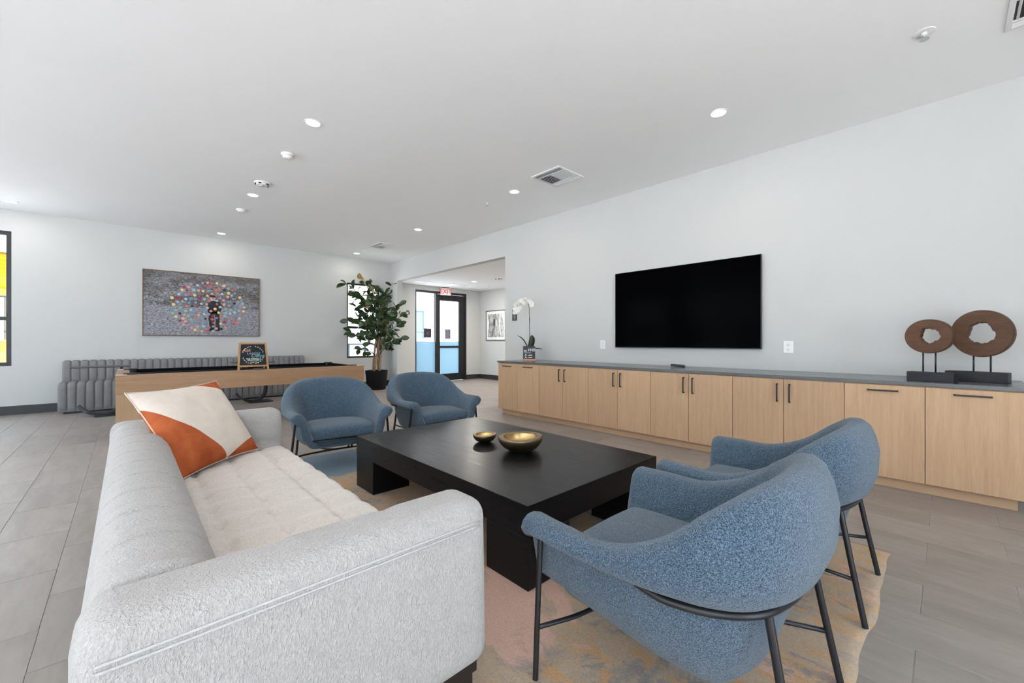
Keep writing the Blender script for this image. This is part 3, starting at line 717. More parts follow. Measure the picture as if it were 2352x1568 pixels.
# ------------------------------------------------------------------ pictures
ar = thing('wall_art', 'wide framed print of a dark figure in a field under coloured dots', 'picture', (1.181, YF - 0.002, 1.312))
hw, hh = 0.964, 1.272
obj('print', boxes((-hw + 0.012, hw - 0.012, -0.036, -0.01, 0.012, hh - 0.012)), 'art', ar, loc=(0, 0, 0))
ar.children[0].data.transform(Matrix.Translation((0, 0, -0.62))); ar.children[0].location = (0, 0, 0.62)
obj('picture_frame', boxes((-hw, hw, -0.044, 0, 0, 0.014), (-hw, hw, -0.044, 0, hh - 0.014, hh), (-hw, -hw + 0.014, -0.044, 0, 0.014, hh - 0.014), (hw - 0.014, hw, -0.044, 0, 0.014, hh - 0.014)), 'frame_br', ar)
fig = B(); y0, y1 = -0.0366, -0.0362
def fp(pts): poly_prism(fig, pts, y0, y1)
fx = 0.09
fp([(fx - 0.02, 0.13), (fx + 0.06, 0.13), (fx + 0.055, 0.35), (fx + 0.065, 0.50), (fx - 0.035, 0.50), (fx - 0.04, 0.34)]); fp([(fx + 0.075, 0.13), (fx + 0.15, 0.13), (fx + 0.145, 0.50), (fx + 0.06, 0.50), (fx + 0.08, 0.34)])
fp([(fx - 0.04, 0.47), (fx + 0.15, 0.47), (fx + 0.185, 0.58), (fx + 0.16, 0.70), (fx + 0.10, 0.735), (fx + 0.03, 0.735), (fx - 0.03, 0.69), (fx - 0.065, 0.58)]); fp([(fx - 0.04, 0.11), (fx + 0.06, 0.11), (fx + 0.06, 0.14), (fx - 0.03, 0.14)]); fp([(fx + 0.075, 0.11), (fx + 0.16, 0.11), (fx + 0.15, 0.14), (fx + 0.075, 0.14)])
fp([(fx - 0.02, 0.80), (fx + 0.08, 0.79), (fx + 0.07, 0.84), (fx + 0.02, 0.86), (fx - 0.02, 0.84)])
obj('printed_figure', fig, plain('print black', (0.012, 0.009, 0.009), 0.6, var=0.1), ar)
fc = B(); poly_prism(fc, [(fx, 0.735), (fx + 0.07, 0.735), (fx + 0.075, 0.80), (fx - 0.015, 0.80)], y0 - 0.0002, y1); obj('printed_face', fc, plain('print pale', (0.55, 0.5, 0.48), 0.6), ar)
pal = [(0.55, 0.10, 0.11), (0.62, 0.16, 0.12), (0.74, 0.60, 0.22), (0.75, 0.42, 0.24), (0.14, 0.27, 0.42), (0.25, 0.48, 0.55), (0.33, 0.25, 0.42), (0.02, 0.025, 0.05), (0.24, 0.42, 0.34), (0.32, 0.03, 0.07), (0.36, 0.50, 0.66), (0.70, 0.30, 0.26)]
pm = [plain('print dot %d' % k, c, 0.6, var=0.03) for k, c in enumerate(pal)]
dots = B(); rd = random.Random(5); placed = []
for _ in range(6000):
    a = rd.uniform(0, 2 * PI); q = math.sqrt(rd.random()); x = 0.06 + 0.62 * q * math.cos(a); z = 0.60 + 0.515 * q * math.sin(a)
    if any((x - u) ** 2 + (z - v) ** 2 < 0.068 ** 2 for u, v in placed): continue
    placed.append((x, z)); mi = rd.randrange(len(pal)); r = rd.uniform(0.022, 0.029)
    if len(placed) > 175: break
    vs = ring(dots, [(x + r * math.cos(2 * PI * k / 14), -0.0372, z + r * math.sin(2 * PI * k / 14)) for k in range(14)]); f = dots.faces.new(vs); f.material_index = mi
dm = bpy.data.meshes.new('printed_dots'); dots.to_mesh(dm); dots.free()
for mm in pm: dm.materials.append(mm)
tag(obj('printed_dots', dm, None, ar), kind='stuff')
p2 = thing('framed_photograph', 'black and white photograph in a thin dark frame in the entrance alcove', 'picture', (XA - 0.002, 9.68, 1.235))
hw, hh = 0.465, 0.935
obj('picture_frame', boxes((-0.03, 0, -hw, hw, 0, 0.02), (-0.03, 0, -hw, hw, hh - 0.02, hh), (-0.03, 0, -hw, -hw + 0.02, 0.02, hh - 0.02), (-0.03, 0, hw - 0.02, hw, 0.02, hh - 0.02)), 'frame_bk', p2)
obj('mat_board', boxes((-0.016, 0, -hw + 0.02, hw - 0.02, 0.02, hh - 0.02)), 'paper', p2)
ph = obj('photograph', boxes((-0.019, -0.015, -0.37, 0.37, -0.37, 0.36)), 'photo', p2, loc=(0, 0, hh / 2))
def street(pts, mat, d):
    bm = B(); vs = ring(bm, [(-0.0195 - d, p[0], p[1]) for p in pts]); bm.faces.new(vs); obj('printed_shape', bm, mat, ph)
street([(0.37, -0.3), (0.30, 0.1), (0.37, 0.3)], 'paper', 0.0002); street([(-0.22, -0.3), (-0.16, 0.1), (-0.20, 0.36), (-0.25, 0.36), (-0.20, 0.1), (-0.26, -0.3)], 'paper', 0.0002); street([(-0.37, -0.05), (-0.34, 0.2), (-0.30, 0.34), (-0.33, 0.34), (-0.37, 0.25)], 'paper', 0.0003)
street([(0.10, -0.02), (0.03, -0.02), (0.03, 0.2), (0.1, 0.2)], 'frame_bk', 0.0002); street([(-0.02, -0.02), (-0.06, -0.02), (-0.06, 0.18), (-0.02, 0.18)], 'paper', 0.0003)

# ------------------------------------------------------------------ rug
rug = B(); rx0, rx1, ry0, ry1 = 0.22, 3.155, 0.225, 4.52; NX, NY = 90, 120
rn = random.Random(3); ph_ = [rn.uniform(0, 6.28) for _ in range(12)]
def wav(s, k): return 0.010 * math.sin(s * 7 + ph_[k]) + 0.006 * math.sin(s * 13 + ph_[k + 1]) + 0.002 * math.sin(s * 31 + ph_[k + 2])
grid = []
for j in range(NY + 1):
    row = []
    for i in range(NX + 1):
        u, v = i / NX, j / NY; x = rx0 + (rx1 - rx0) * u; y = ry0 + (ry1 - ry0) * v
        x += wav(y, 0) * (u > 0.9) * ((u - 0.9) / 0.1) + wav(y, 3) * (u < 0.1) * ((0.1 - u) / 0.1)
        y += wav(x, 6) * (v < 0.08) * ((0.08 - v) / 0.08) * 0.8 + wav(x, 8) * (v > 0.92) * ((v - 0.92) / 0.08)
        edge = min(i, NX - i, j, NY - j)
        row.append((x, y, 0.012 if edge else 0.006))
    grid.append(row)
vv = [[rug.verts.new((p[0] - 1.69, p[1] - 2.37, p[2])) for p in r] for r in grid]
for j in range(NY):
    for i in range(NX): rug.faces.new((vv[j][i], vv[j][i + 1], vv[j + 1][i + 1], vv[j + 1][i]))
bd = [vv[0][i] for i in range(NX + 1)] + [vv[j][NX] for j in range(1, NY + 1)] + [vv[NY][i] for i in range(NX - 1, -1, -1)] + [vv[j][0] for j in range(NY - 1, 0, -1)]
lo = [rug.verts.new((v.co.x, v.co.y, 0.0005)) for v in bd]
for k in range(len(bd)): rug.faces.new((bd[k], lo[k], lo[(k + 1) % len(bd)], bd[(k + 1) % len(bd)]))
o = obj('area_rug', rug, 'rug', loc=(1.69, 2.37, 0), smooth=True)
tag(o, 'large abstract rug in grey, sand, rust and blue under the seating group', 'rug')
RZ = 0.012

# ------------------------------------------------------------------ coffee table
ct = thing('coffee_table', 'low square-legged black oak coffee table in the middle of the rug', 'coffee table', (2.008, 2.362, RZ))
obj('table_top', boxes((-0.622, 0.622, -0.997, 0.997, 0.254, 0.408), bev=0.0025, seg=2), 'table', ct)
for sx in (-1, 1):
    for sy in (-1, 1):
        bm = B(); xs = sorted((sx * 0.62, sx * 0.31)); ys = sorted((sy * 0.995, sy * 0.685))
        box(bm, xs[0], xs[1], ys[0], ys[1], 0, 0.2505, bev=0.002); obj('leg', bm, 'table', ct)
obj('shadow_gap', boxes((-0.60, 0.60, -0.975, 0.975, 0.2505, 0.254)), 'dark', ct)
def bowl(x, y, r, h, lab, seed, rz):
    t = thing('brass_bowl', lab, 'bowl', (x, y, 0.42), rz, 'brass bowls on the coffee table')
    wob = lambda a, z: 1 + (z / h) * (0.05 * math.cos(2 * a + seed) + 0.035 * math.cos(3 * a + 2 * seed))
    bm = B(); lathe(bm, [(r * 0.25, 0.0), (r * 0.48, h * 0.04), (r * 0.75, h * 0.25), (r * 0.93, h * 0.58), (r, h * 0.88), (r * 0.985, h * 0.97), (r * 0.95, h)], 48, wob=wob, cap1=False)
    obj('outer_shell', bm, 'brass', t, smooth=True)
    bm = B(); lathe(bm, [(r * 0.95, h), (r * 0.76, h * 0.985), (r * 0.73, h * 0.93)], 48, wob=wob, cap0=False, cap1=False); obj('rim', bm, 'brass', t, smooth=30)
    bm = B(); lathe(bm, [(r * 0.73, h * 0.93), (r * 0.70, h * 0.70), (r * 0.60, h * 0.4), (r * 0.40, h * 0.22), (r * 0.1, h * 0.17), (0.002, h * 0.17)], 48, wob=wob, cap0=False); obj('inner_bowl', bm, 'brass_in', t, smooth=True)
bowl(2.055, 2.10, 0.160, 0.105, 'large aged brass bowl on the coffee table', 0.6, 0.3)
bowl(2.03, 2.475, 0.092, 0.062, 'small aged brass bowl on the coffee table', 2.2, 1.2)

# ------------------------------------------------------------------ blue lounge chairs
def chair_parts(t):
    ctrl = [(0.400, 0.405, 0.570), (0.412, 0.27, 0.567), (0.415, 0.10, 0.568), (0.406, -0.07, 0.632), (0.368, -0.205, 0.735), (0.285, -0.298, 0.797), (0.15, -0.342, 0.818), (0.0, -0.352, 0.824)]
    full = [(-x, y, z) for x, y, z in ctrl] + [c for c in reversed(ctrl[:-1])]
    P = catmull(full, 84); n = len(P); bm = B(); rings = []
    GZ = 0.495
    def profile(p, b):
        zr = p.z; h = zr - GZ; zb = 0.172 + 0.07 * max(0, min(1, (p.y + 0.25) / 0.60))
        return [(-0.150 - 0.02 * b, 0.30), (-0.118 - 0.03 * b, 0.38), (-0.098 - 0.022 * b, 0.455), (-0.080 - 0.008 * b, 0.455 + (zr - 0.455) * 0.45), (-0.064 + 0.002 * b, zr - 0.032 - 0.012 * b), (-0.040 + 0.004 * b, zr - 0.010), (-0.012, zr - 0.001),
                (0.018, zr - 0.004), (0.040 + 0.004 * b, zr - 0.020 - 0.006 * b), (0.050 + 0.012 * b, zr - 0.042 - 0.03 * b), (0.046 + 0.030 * b, GZ + 0.022 + 0.50 * h * b), (0.040 + 0.030 * b, GZ + 0.014 + 0.2 * h * b), (0.026 + 0.022 * b, GZ + 0.004 + 0.02 * b), (0.004 + 0.01 * b, GZ - 0.004),
                (-0.020, GZ - 0.012), (-0.024, 0.455), (-0.032, 0.39), (-0.050, 0.325), (-0.080, zb + 0.065), (-0.120, zb + 0.022), (-0.180, zb + 0.002), (-0.25, zb - 0.004)]
    for i, p in enumerate(P):
        tg = (P[min(i + 1, n - 1)] - P[max(i - 1, 0)]); tg.z = 0; tg.normalize()
        nm = Vector((tg.y, -tg.x, 0))
        if nm.dot(Vector((p.x, p.y - 0.15, 0))) < 0: nm = -nm
        b = max(0.0, min(1.0, (p.z - 0.572) / 0.235)); b = b * b * (3 - 2 * b)
        rings.append([Vector((p.x, p.y, 0)) + nm * o + Vector((0, 0, z)) for o, z in profile(p, b)])
    # rounded front ends of the arms
    def endring(r, k, f):
        c = sum(r, Vector()) / len(r); return [Vector((q.x + (c.x - q.x) * f * 0.4, q.y + k, q.z + (min(max(c.z, q.z - 0.035), q.z + 0.035) - q.z) * f)) for q in r]
    R = [endring(rings[0], 0.030, 0.75), endring(rings[0], 0.022, 0.35), endring(rings[0], 0.012, 0.1)] + rings + [endring(rings[-1], 0.012, 0.1), endring(rings[-1], 0.022, 0.35), endring(rings[-1], 0.030, 0.75)]
    V = [ring(bm, r) for r in R]
    for a, b in zip(V, V[1:]): bridge(bm, a, b, closed=False)
    bm.faces.new(V[0]); bm.faces.new(V[-1])
    m = len(V)
    for idx in (0, -1):
        for i in range(m // 2 - 1 + (m % 2 == 0) * 0):
            j = m - 1 - i
            if j - i < 2: break
            if j - i == 2: bm.faces.new((V[i][idx], V[i + 1][idx], V[j][idx]))
            else: bm.faces.new((V[i][idx], V[i + 1][idx], V[j - 1][idx], V[j][idx]))
    obj('shell', bm, 'boucle_b', t, smooth=True)
    # seat cushion
    bm = B()
    def seat(x, y, z):
        k = max(0, 1 - (x / 0.33) ** 2) * max(0, 1 - (y / 0.40) ** 2)
        q = (z + 0.095) / 0.19
        z += 0.035 * k * q - 0.05 * (1 - q) * max(0, -y / 0.34) * 0 - 0.028 * max(0, -y / 0.33) * q
        x *= 1 - 0.10 * max(0, -y / 0.33) - 0.06 * (1 - q)
        y -= 0.05 * (1 - q) * (y > 0) * (y / 0.33)
        return (x, y, z)
    rbox(bm, 0.322, 0.335, 0.095, 0.075, 0.05, 0.05, 0.04, (0, 0.085, 0.318), seat)
    obj('seat_cushion', bm, 'boucle_b', t, smooth=True)
    # steel frame
    rail = []
    for i, p in enumerate(P):
        if p.y < 0.0:
            tg = (P[min(i + 1, n - 1)] - P[max(i - 1, 0)]); tg.z = 0; tg.normalize(); nm = Vector((tg.y, -tg.x, 0))
            if nm.dot(Vector((p.x, p.y - 0.15, 0))) < 0: nm = -nm
            k = max(0.0, min(1.0, -p.y / 0.10))
            rail.append(Vector((p.x, p.y, 0)) + nm * (-0.012 + 0.022 * k) + Vector((0, 0, GZ - 0.008 - 0.008 * k)))
    bm = B(); tube(bm, rail, 0.0115, 10); obj('back_rail', bm, 'black_metal', t, smooth=True)
    for s in (-1, 1):
        bm = B(); tube(bm, [(s * 0.402, 0.365, 0.505), (s * 0.425, 0.357, 0.28), (s * 0.452, 0.345, RZ + 0.0035)], 0.0105, 10); obj('front_leg', bm, 'black_metal', t, smooth=40)
        bm = B(); tube(bm, [(s * 0.252, -0.318, 0.482), (s * 0.265, -0.36, 0.25), (s * 0.279, -0.405, RZ + 0.0035)], 0.0115, 10); obj('rear_leg', bm, 'black_metal', t, smooth=40)
        bm = B(); tube(bm, [(s * 0.268, -0.37, 0.195), (s * 0.22, -0.20, 0.180), (s * 0.16, -0.02, 0.164), (s * 0.10, 0.14, 0.168), (s * 0.06, 0.257, 0.185)], 0.0085, 8); obj('side_stretcher', bm, 'black_metal', t, smooth=True)
    bm = B(); tube(bm, catmull([(-0.434, 0.352, 0.185), (-0.25, 0.285, 0.185), (0, 0.255, 0.185), (0.25, 0.285, 0.185), (0.434, 0.352, 0.185)], 24), 0.0085, 8); obj('front_stretcher', bm, 'black_metal', t, smooth=True)
chA = thing('lounge_chair', 'blue boucle lounge chair in the front, its back to the camera, largest of the four', 'armchair', (1.502, 0.655, 0), 0.012, 'blue boucle lounge chairs')
chair_parts(chA)
for x, y, a, lab in ((2.50, 0.648, 0.018, 'blue boucle lounge chair seen from behind, between the front chair and the cabinets'), (1.515, 4.215, 3.023, 'blue boucle lounge chair facing the camera, next to the white sofa end'), (2.602, 4.196, 3.077, 'blue boucle lounge chair facing the camera, farther right, in front of the exit door')):
    c = copy_tree(chA); c.location = (x, y, 0); c.rotation_euler = (0, 0, a); c['label'] = lab

# ------------------------------------------------------------------ white sofa
SX, SY = 0.39, 2.31
so = thing('sofa', 'long white boucle tufted sofa with dark legs facing the coffee table', 'sofa', (SX, SY, 0))
for s, nm in ((-1, 'near'), (1, 'far')):
    yc = s * 1.205
    def armf(x, y, z, s=s):
        q = (z + 0.26) / 0.52
        y -= s * 0.012 * q if y * s > 0 else 0
        if z > 0.2: z -= 0.012 * max(0, (x + 0.1)) * 0
        if y * s < 0 and abs(y) > 0.06:     # buttoned inner face
            for bx_ in (-0.13, 0.17):
                y += s * 0.014 * math.exp(-((x - bx_) / 0.022) ** 2) * (1 if z > 0.02 else 0.0)
            y += s * 0.013 * math.exp(-((z - 0.03) / 0.016) ** 2)
        return (x, y, z)
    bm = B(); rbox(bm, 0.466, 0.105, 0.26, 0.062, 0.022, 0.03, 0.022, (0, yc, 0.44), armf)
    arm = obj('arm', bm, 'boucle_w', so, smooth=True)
    yo = yc + s * 0.0975
    bm = B()
    for dz in (0, -0.013): tube(bm, [(-0.43, yo - s * 0.0012, 0.636 + dz), (0.39, yo - s * 0.0012, 0.636 + dz), (0.418, yo - s * 0.004, 0.634 + dz)], 0.0030, 8)
    obj('piping', bm, 'piping', arm, smooth=True)
PITCH = 0.2225
def creases(y, w=0.007):
    k = (y / PITCH) - round(y / PITCH); return math.exp(-(k * PITCH / w) ** 2), abs(k)
bm = B(); prof = [(-0.462, 0.20), (-0.466, 0.35), (-0.468, 0.50), (-0.466, 0.58), (-0.458, 0.628), (-0.440, 0.662), (-0.408, 0.685), (-0.365, 0.694), (-0.315, 0.690), (-0.272, 0.672), (-0.240, 0.640), (-0.218, 0.59), (-0.200, 0.52), (-0.185, 0.45), (-0.172, 0.38), (-0.165, 0.30)]
P2 = catmull([(x, 0, z) for x, z in prof], 44); ny = 200; rows = []
for j in range(ny + 1):
    y = -1.115 + 2.23 * j / ny; c, k = creases(y); row = []
    for i, p in enumerate(P2):
        a = P2[max(i - 1, 0)]; b = P2[min(i + 1, len(P2) - 1)]; tg = (b - a).normalized(); nm = Vector((-tg.z, 0, tg.x))
        amt = min(1, max(0, (i - 12) / 6.0)); q = p - nm * (-1) * 0 + nm * (0.012 * (1 - (2 * k) ** 2) * amt - 0.022 * c * amt)
        row.append(bm.verts.new((q.x, y, q.z)))
    rows.append(row)
for a, b in zip(rows, rows[1:]):
    bridge(bm, a, b, closed=False); bm.faces.new((a[0], b[0], b[-1], a[-1]))
bm.faces.new(rows[0]); bm.faces.new(rows[-1])
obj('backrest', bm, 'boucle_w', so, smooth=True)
bm = B()
XP = [-0.10, 0.105, 0.31]
def seatf(x, y, z):
    q = (z + 0.075) / 0.15
    if q > 0.55:
        c, k = creases(y + PITCH * 0.0, 0.013); dxm = min(abs(x - (p - 0.14)) for p in XP)
        lx = math.exp(-(dxm / 0.012) ** 2)
        puff = 0.016 * (1 - (2 * k) ** 2) * (1 - 0.6 * math.exp(-(dxm / 0.05) ** 2))
        z += (puff - 0.014 * lx - 0.012 * c * (1 if abs(x) < 0.27 else 0.5) - 0.026 * lx * math.exp(-((k * PITCH) / 0.025) ** 2)) * min(1, (q - 0.55) / 0.25)
    return (x, y, z)
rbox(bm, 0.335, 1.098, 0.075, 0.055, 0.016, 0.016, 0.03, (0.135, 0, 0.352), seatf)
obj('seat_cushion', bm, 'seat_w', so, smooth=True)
obj('base', boxes((-0.45, 0.452, -1.11, 1.11, 0.185, 0.29), bev=0.012, seg=2), 'boucle_w', so)
obj('base_rail', boxes((-0.43, 0.43, -1.27, 1.27, 0.145, 0.182)), 'dark_wood', so)
for sx in (-1, 1):
    for sy in (-1, 0, 1):
        bm = B(); x, y = sx * 0.395, sy * 1.235
        if sx > 0: x = 0.398
        box(bm, x - 0.025, x + 0.025, y - 0.025, y + 0.025, 0.0 if sx < 0 else RZ + 0.0005, 0.146, bev=0.003); obj('leg', bm, 'dark_wood', so)

# cushion leaning into the far corner of the sofa
BL = Vector((0.205, 2.885, 0.452)); BR = Vector((0.675, 3.335, 0.458)); TLc = Vector((0.005, 3.10, 0.90))
ux = (BR - BL).normalized(); uz = (TLc - BL); uz = (uz - ux * uz.dot(ux)).normalized(); uy = uz.cross(ux)
ctr = (BL + BR) / 2 + uz * 0.27
pw, phh = 0.325, 0.285
bm = B(); n = 30; top = {}; bot = {}
def pil(u, v, s):
    e = (1 - abs(u) ** 2.6) * (1 - abs(v) ** 2.6); th = 0.090 * max(0, e) ** 0.62
    pin = 1 - 0.075 * (1 - v * v) * abs(u) ** 3; pin2 = 1 - 0.075 * (1 - u * u) * abs(v) ** 3
    wr = 0.004 * math.sin(9 * u + 4 * v) * math.sin(7 * v - 3 * u + 1) * (1 - abs(u) ** 4) * (1 - abs(v) ** 4)
    return (u * pw * pin, s * (th + wr), v * phh * pin2)
for i in range(n + 1):
    for j in range(n + 1):
        u, v = -math.cos(PI * i / n) * 0.5 + (2 * i / n - 1) * 0.5, -math.cos(PI * j / n) * 0.5 + (2 * j / n - 1) * 0.5
        u = max(-1, min(1, u)); v = max(-1, min(1, v)); top[i, j] = bm.verts.new(pil(u, v, -1))
        edge = i in (0, n) or j in (0, n); bot[i, j] = top[i, j] if edge else bm.verts.new(pil(u, v, 1))
for i in range(n):
    for j in range(n):
        for d in (top, bot):
            bm.faces.new((d[i, j], d[i + 1, j], d[i + 1, j + 1], d[i, j + 1]))
rotm = Matrix((ux, uy, uz)).transposed()
pl = thing('throw_cushion', 'cream cushion with rust velvet corners in the far sofa corner', 'cushion', tuple(ctr))
pl.rotation_euler = rotm.to_euler()
obj('cover', bm, 'pillow', pl, smooth=True)
bm = B(); pip = []
for k in range(4 * n + 1):
    q = k % (4 * n); i, j = (q, 0) if q < n else (n, q - n) if q < 2 * n else (3 * n - q, n) if q < 3 * n else (0, 4 * n - q)
    u, v = 2 * i / n - 1, 2 * j / n - 1; pip.append(pil(u, v, 0))
tube(bm, pip, 0.0035, 6); obj('edge_seam', bm, plain('cushion edge', (0.62, 0.50, 0.42), 0.9), pl, smooth=True)

# ------------------------------------------------------------------ pool table
PX0, PX1, PY0, PY1, PZ = -0.10, 2.96, 6.85, 8.30, 0.79
pt = thing('pool_table', 'oak pool table with black cloth standing behind the seating group', 'pool table', ((PX0 + PX1) / 2, (PY0 + PY1) / 2, 0))
a, b = (PX1 - PX0) / 2, (PY1 - PY0) / 2
obj('apron', boxes((-a, a, -b, -b + 0.05, 0.555, PZ - 0.012), (-a, a, b - 0.05, b, 0.555, PZ - 0.012), (-a, -a + 0.05, -b + 0.05, b - 0.05, 0.555, PZ - 0.012), (a - 0.05, a, -b + 0.05, b - 0.05, 0.555, PZ - 0.012), bev=0.002), 'pool_wood', pt)
rw = 0.13
for nm, q in (('top_rail', (-a, a, -b, -b + rw)), ('top_rail', (-a, a, b - rw, b)), ('top_rail', (-a, -a + rw, -b + rw, b - rw)), ('top_rail', (a - rw, a, -b + rw, b - rw))):
    obj(nm, boxes((*q, PZ - 0.012, PZ), bev=0.002), 'pool_wood', pt)
obj('playing_bed', boxes((-a + 0.05, a - 0.05, -b + 0.05, b - 0.05, 0.70, 0.752)), 'cloth', pt)
for q in ((-a + rw, -0.06, -b + rw, -b + rw + 0.05), (0.06, a - rw, -b + rw, -b + rw + 0.05), (-a + rw, -0.06, b - rw - 0.05, b - rw), (0.06, a - rw, b - rw - 0.05, b - rw), (-a + rw, -a + rw + 0.05, -b + rw + 0.08, b - rw - 0.08), (a - rw - 0.05, a - rw, -b + rw + 0.08, b - rw - 0.08)):
    obj('cushion', boxes((*q, 0.75, PZ + 0.006), bev=0.006), 'cloth', pt)
for sx in (-1, 0, 1):
    for sy in (-1, 1):
        bm = B(); lathe(bm, [(0.075, 0.66), (0.075, PZ + 0.012), (0.066, PZ + 0.016)], 24); obj('pocket', bm, 'black_matte', pt, loc=(sx * (a - rw - 0.01), sy * (b - rw + 0.01 - 0.02), 0), smooth=30)
for sx in (-1, 1):
    for sy in (-1, 1):
        xs = sorted((sx * (a - 0.005), sx * (a - 0.105))); ys = sorted((sy * (b - 0.005), sy * (b - 0.105)))
        obj('corner_cap', boxes((xs[0], xs[1], ys[0], ys[1], PZ - 0.002, PZ + 0.006), bev=0.003), 'plate_w', pt)
        xs = sorted((sx * a, sx * (a - 0.25))); ys = sorted((sy * b, sy * (b - 0.25)))
        obj('leg', boxes((xs[0] + 0.002, xs[1] - 0.002, ys[0] + 0.002, ys[1] - 0.002, 0, 0.555), bev=0.002), 'pool_leg', pt)
# chalkboard easel on the near rail
ea = thing('chalkboard_easel', 'small chalkboard easel with a pine frame standing on the pool table', 'chalkboard', (1.335, 6.872, PZ + 0.001), 0.0)
TILT = -0.13
fr = bpy.data.objects.new('board_frame', None)
def tilted(bm):
    bmesh.ops.rotate(bm, verts=bm.verts, cent=(0, 0, 0), matrix=Matrix.Rotation(TILT, 3, 'X')); return bm
bm = B(); 
for s in (-1, 1): poly_prism(bm, [(s * 0.185 - 0.012, 0), (s * 0.185 + 0.012, 0), (s * 0.158 + 0.012, 0.395), (s * 0.158 - 0.012, 0.395)], -0.009, 0.009)
box(bm, -0.158, 0.158, -0.009, 0.009, 0.372, 0.395); box(bm, -0.172, 0.172, -0.009, 0.009, 0.045, 0.068)
obj('front_frame', tilted(bm), 'easel_wood', ea)
bm = B(); poly_prism(bm, [(-0.172, 0.066), (0.172, 0.066), (0.15, 0.374), (-0.15, 0.374)], -0.003, 0.004); bd_ = obj('slate', tilted(bm), 'chalkboard', ea)
bm = B()
for s in (-1, 1): tube(bm, [(s * 0.15, 0.055, 0.37), (s * 0.155, 0.094, 0.004)], 0.008, 6)
tube(bm, [(-0.153, 0.081, 0.12), (0.153, 0.081, 0.12)], 0.006, 6); obj('rear_support', bm, 'easel_wood', ea)
def chalk(txt, size, mat, x, z, **kw):
    o = text('chalk_writing', txt, size, mat, bd_, (0, 0, 0), **kw); o.rotation_euler = (PI / 2 + TILT, 0, kw.get('r', 0))
    q = Matrix.Rotation(TILT, 3, 'X') @ Vector((x, -0.0042, z)); o.location = q
chalk('Ask', 0.07, 'chalk_o', -0.085, 0.285, shear=0.3); chalk('Leasing', 0.058, 'chalk_p', 0.0, 0.242, shear=0.3); chalk('Office', 0.07, 'chalk_t', 0.055, 0.203, shear=0.3, bold=0.0006)
chalk('FOR THE BALLS', 0.026, 'chalk_w', 0.005, 0.158, bold=0.0004); chalk('( POOL STICKS )', 0.023, 'chalk_w', 0.005, 0.138, bold=0.0004); chalk('THANK YOU!', 0.016, 'chalk_y', 0.01, 0.110, bold=0.0006)
lv = B()
for qx, qz, a0, a1 in ((0, 0.215, 20, 160), (0, 0.215, 200, 340)):
    for k in range(11):
        if k == 5: continue
        an = math.radians(a0 + (a1 - a0) * k / 10); cx, cz = qx + 0.132 * math.cos(an), qz + 0.128 * math.sin(an); d = an + PI / 2 + (0.6 if k % 2 else -0.6)
        ex_, ez_ = math.cos(d), math.sin(d)
        pts = [(cx - ex_ * 0.014, cz - ez_ * 0.014), (cx + ez_ * 0.005, cz - ex_ * 0.005), (cx + ex_ * 0.014, cz + ez_ * 0.014), (cx - ez_ * 0.005, cz + ex_ * 0.005)]
        lv.faces.new(ring(lv, [(p[0], -0.0040, p[1]) for p in pts]))
tag(obj('chalk_garland', tilted(lv), 'chalk_w', bd_), kind='stuff')

# ------------------------------------------------------------------ channelled bench and cafe tables
be = thing('banquette', 'long grey velvet banquette with vertical channels against the painting wall', 'bench', (1.10, 10.22, 0))
bl = 1.925
def channelled(prof, x0, x1, pitch, depth, mat, name, closed_base):
    bm = B(); nch = int(round((x1 - x0) / pitch)); per = 10; rows = []
    Pp = catmull([(0, y, z) for y, z in prof], 22)
    for c in range(nch * per + 1):
        x = x0 + (x1 - x0) * c / (nch * per); k = (c % per) / per; amt = depth * (1 - (2 * abs(k - 0.5)) ** 4) if c % per else 0.0
        if c in (0, nch * per): amt = 0
        row = []
        for i, p in enumerate(Pp):
            a_, b_ = Pp[max(0, i - 1)], Pp[min(len(Pp) - 1, i + 1)]; tg = (b_ - a_).normalized(); nm = Vector((0, tg.z, -tg.y)) * -1
            w = 1.0 if 1 < i < len(Pp) - 2 else 0.3
            q = p + nm * amt * w; row.append(bm.verts.new((x, q.y, q.z)))
        rows.append(row)
    for r1, r2 in zip(rows, rows[1:]):
        bridge(bm, r1, r2, closed=False); bm.faces.new((r1[0], r1[-1], r2[-1], r2[0]))
    bm.faces.new(rows[0]); bm.faces.new(rows[-1])
    return obj(name, bm, mat, be, smooth=50)
channelled([(-0.235, 0.035), (-0.25, 0.12), (-0.252, 0.30), (-0.245, 0.42), (-0.215, 0.475), (-0.15, 0.495), (0.0, 0.497), (0.12, 0.495)], -bl, bl, 0.107, 0.026, 'bench', 'seat', True)
channelled([(0.07, 0.48), (0.075, 0.60), (0.085, 0.75), (0.10, 0.825), (0.135, 0.85), (0.20, 0.85), (0.26, 0.85)], -bl + 0.025, bl, 0.107, 0.024, 'bench', 'backrest', True)
obj('plinth', boxes((-bl + 0.06, bl - 0.02, -0.20, 0.27, 0.0, 0.045)), 'black_matte', be)
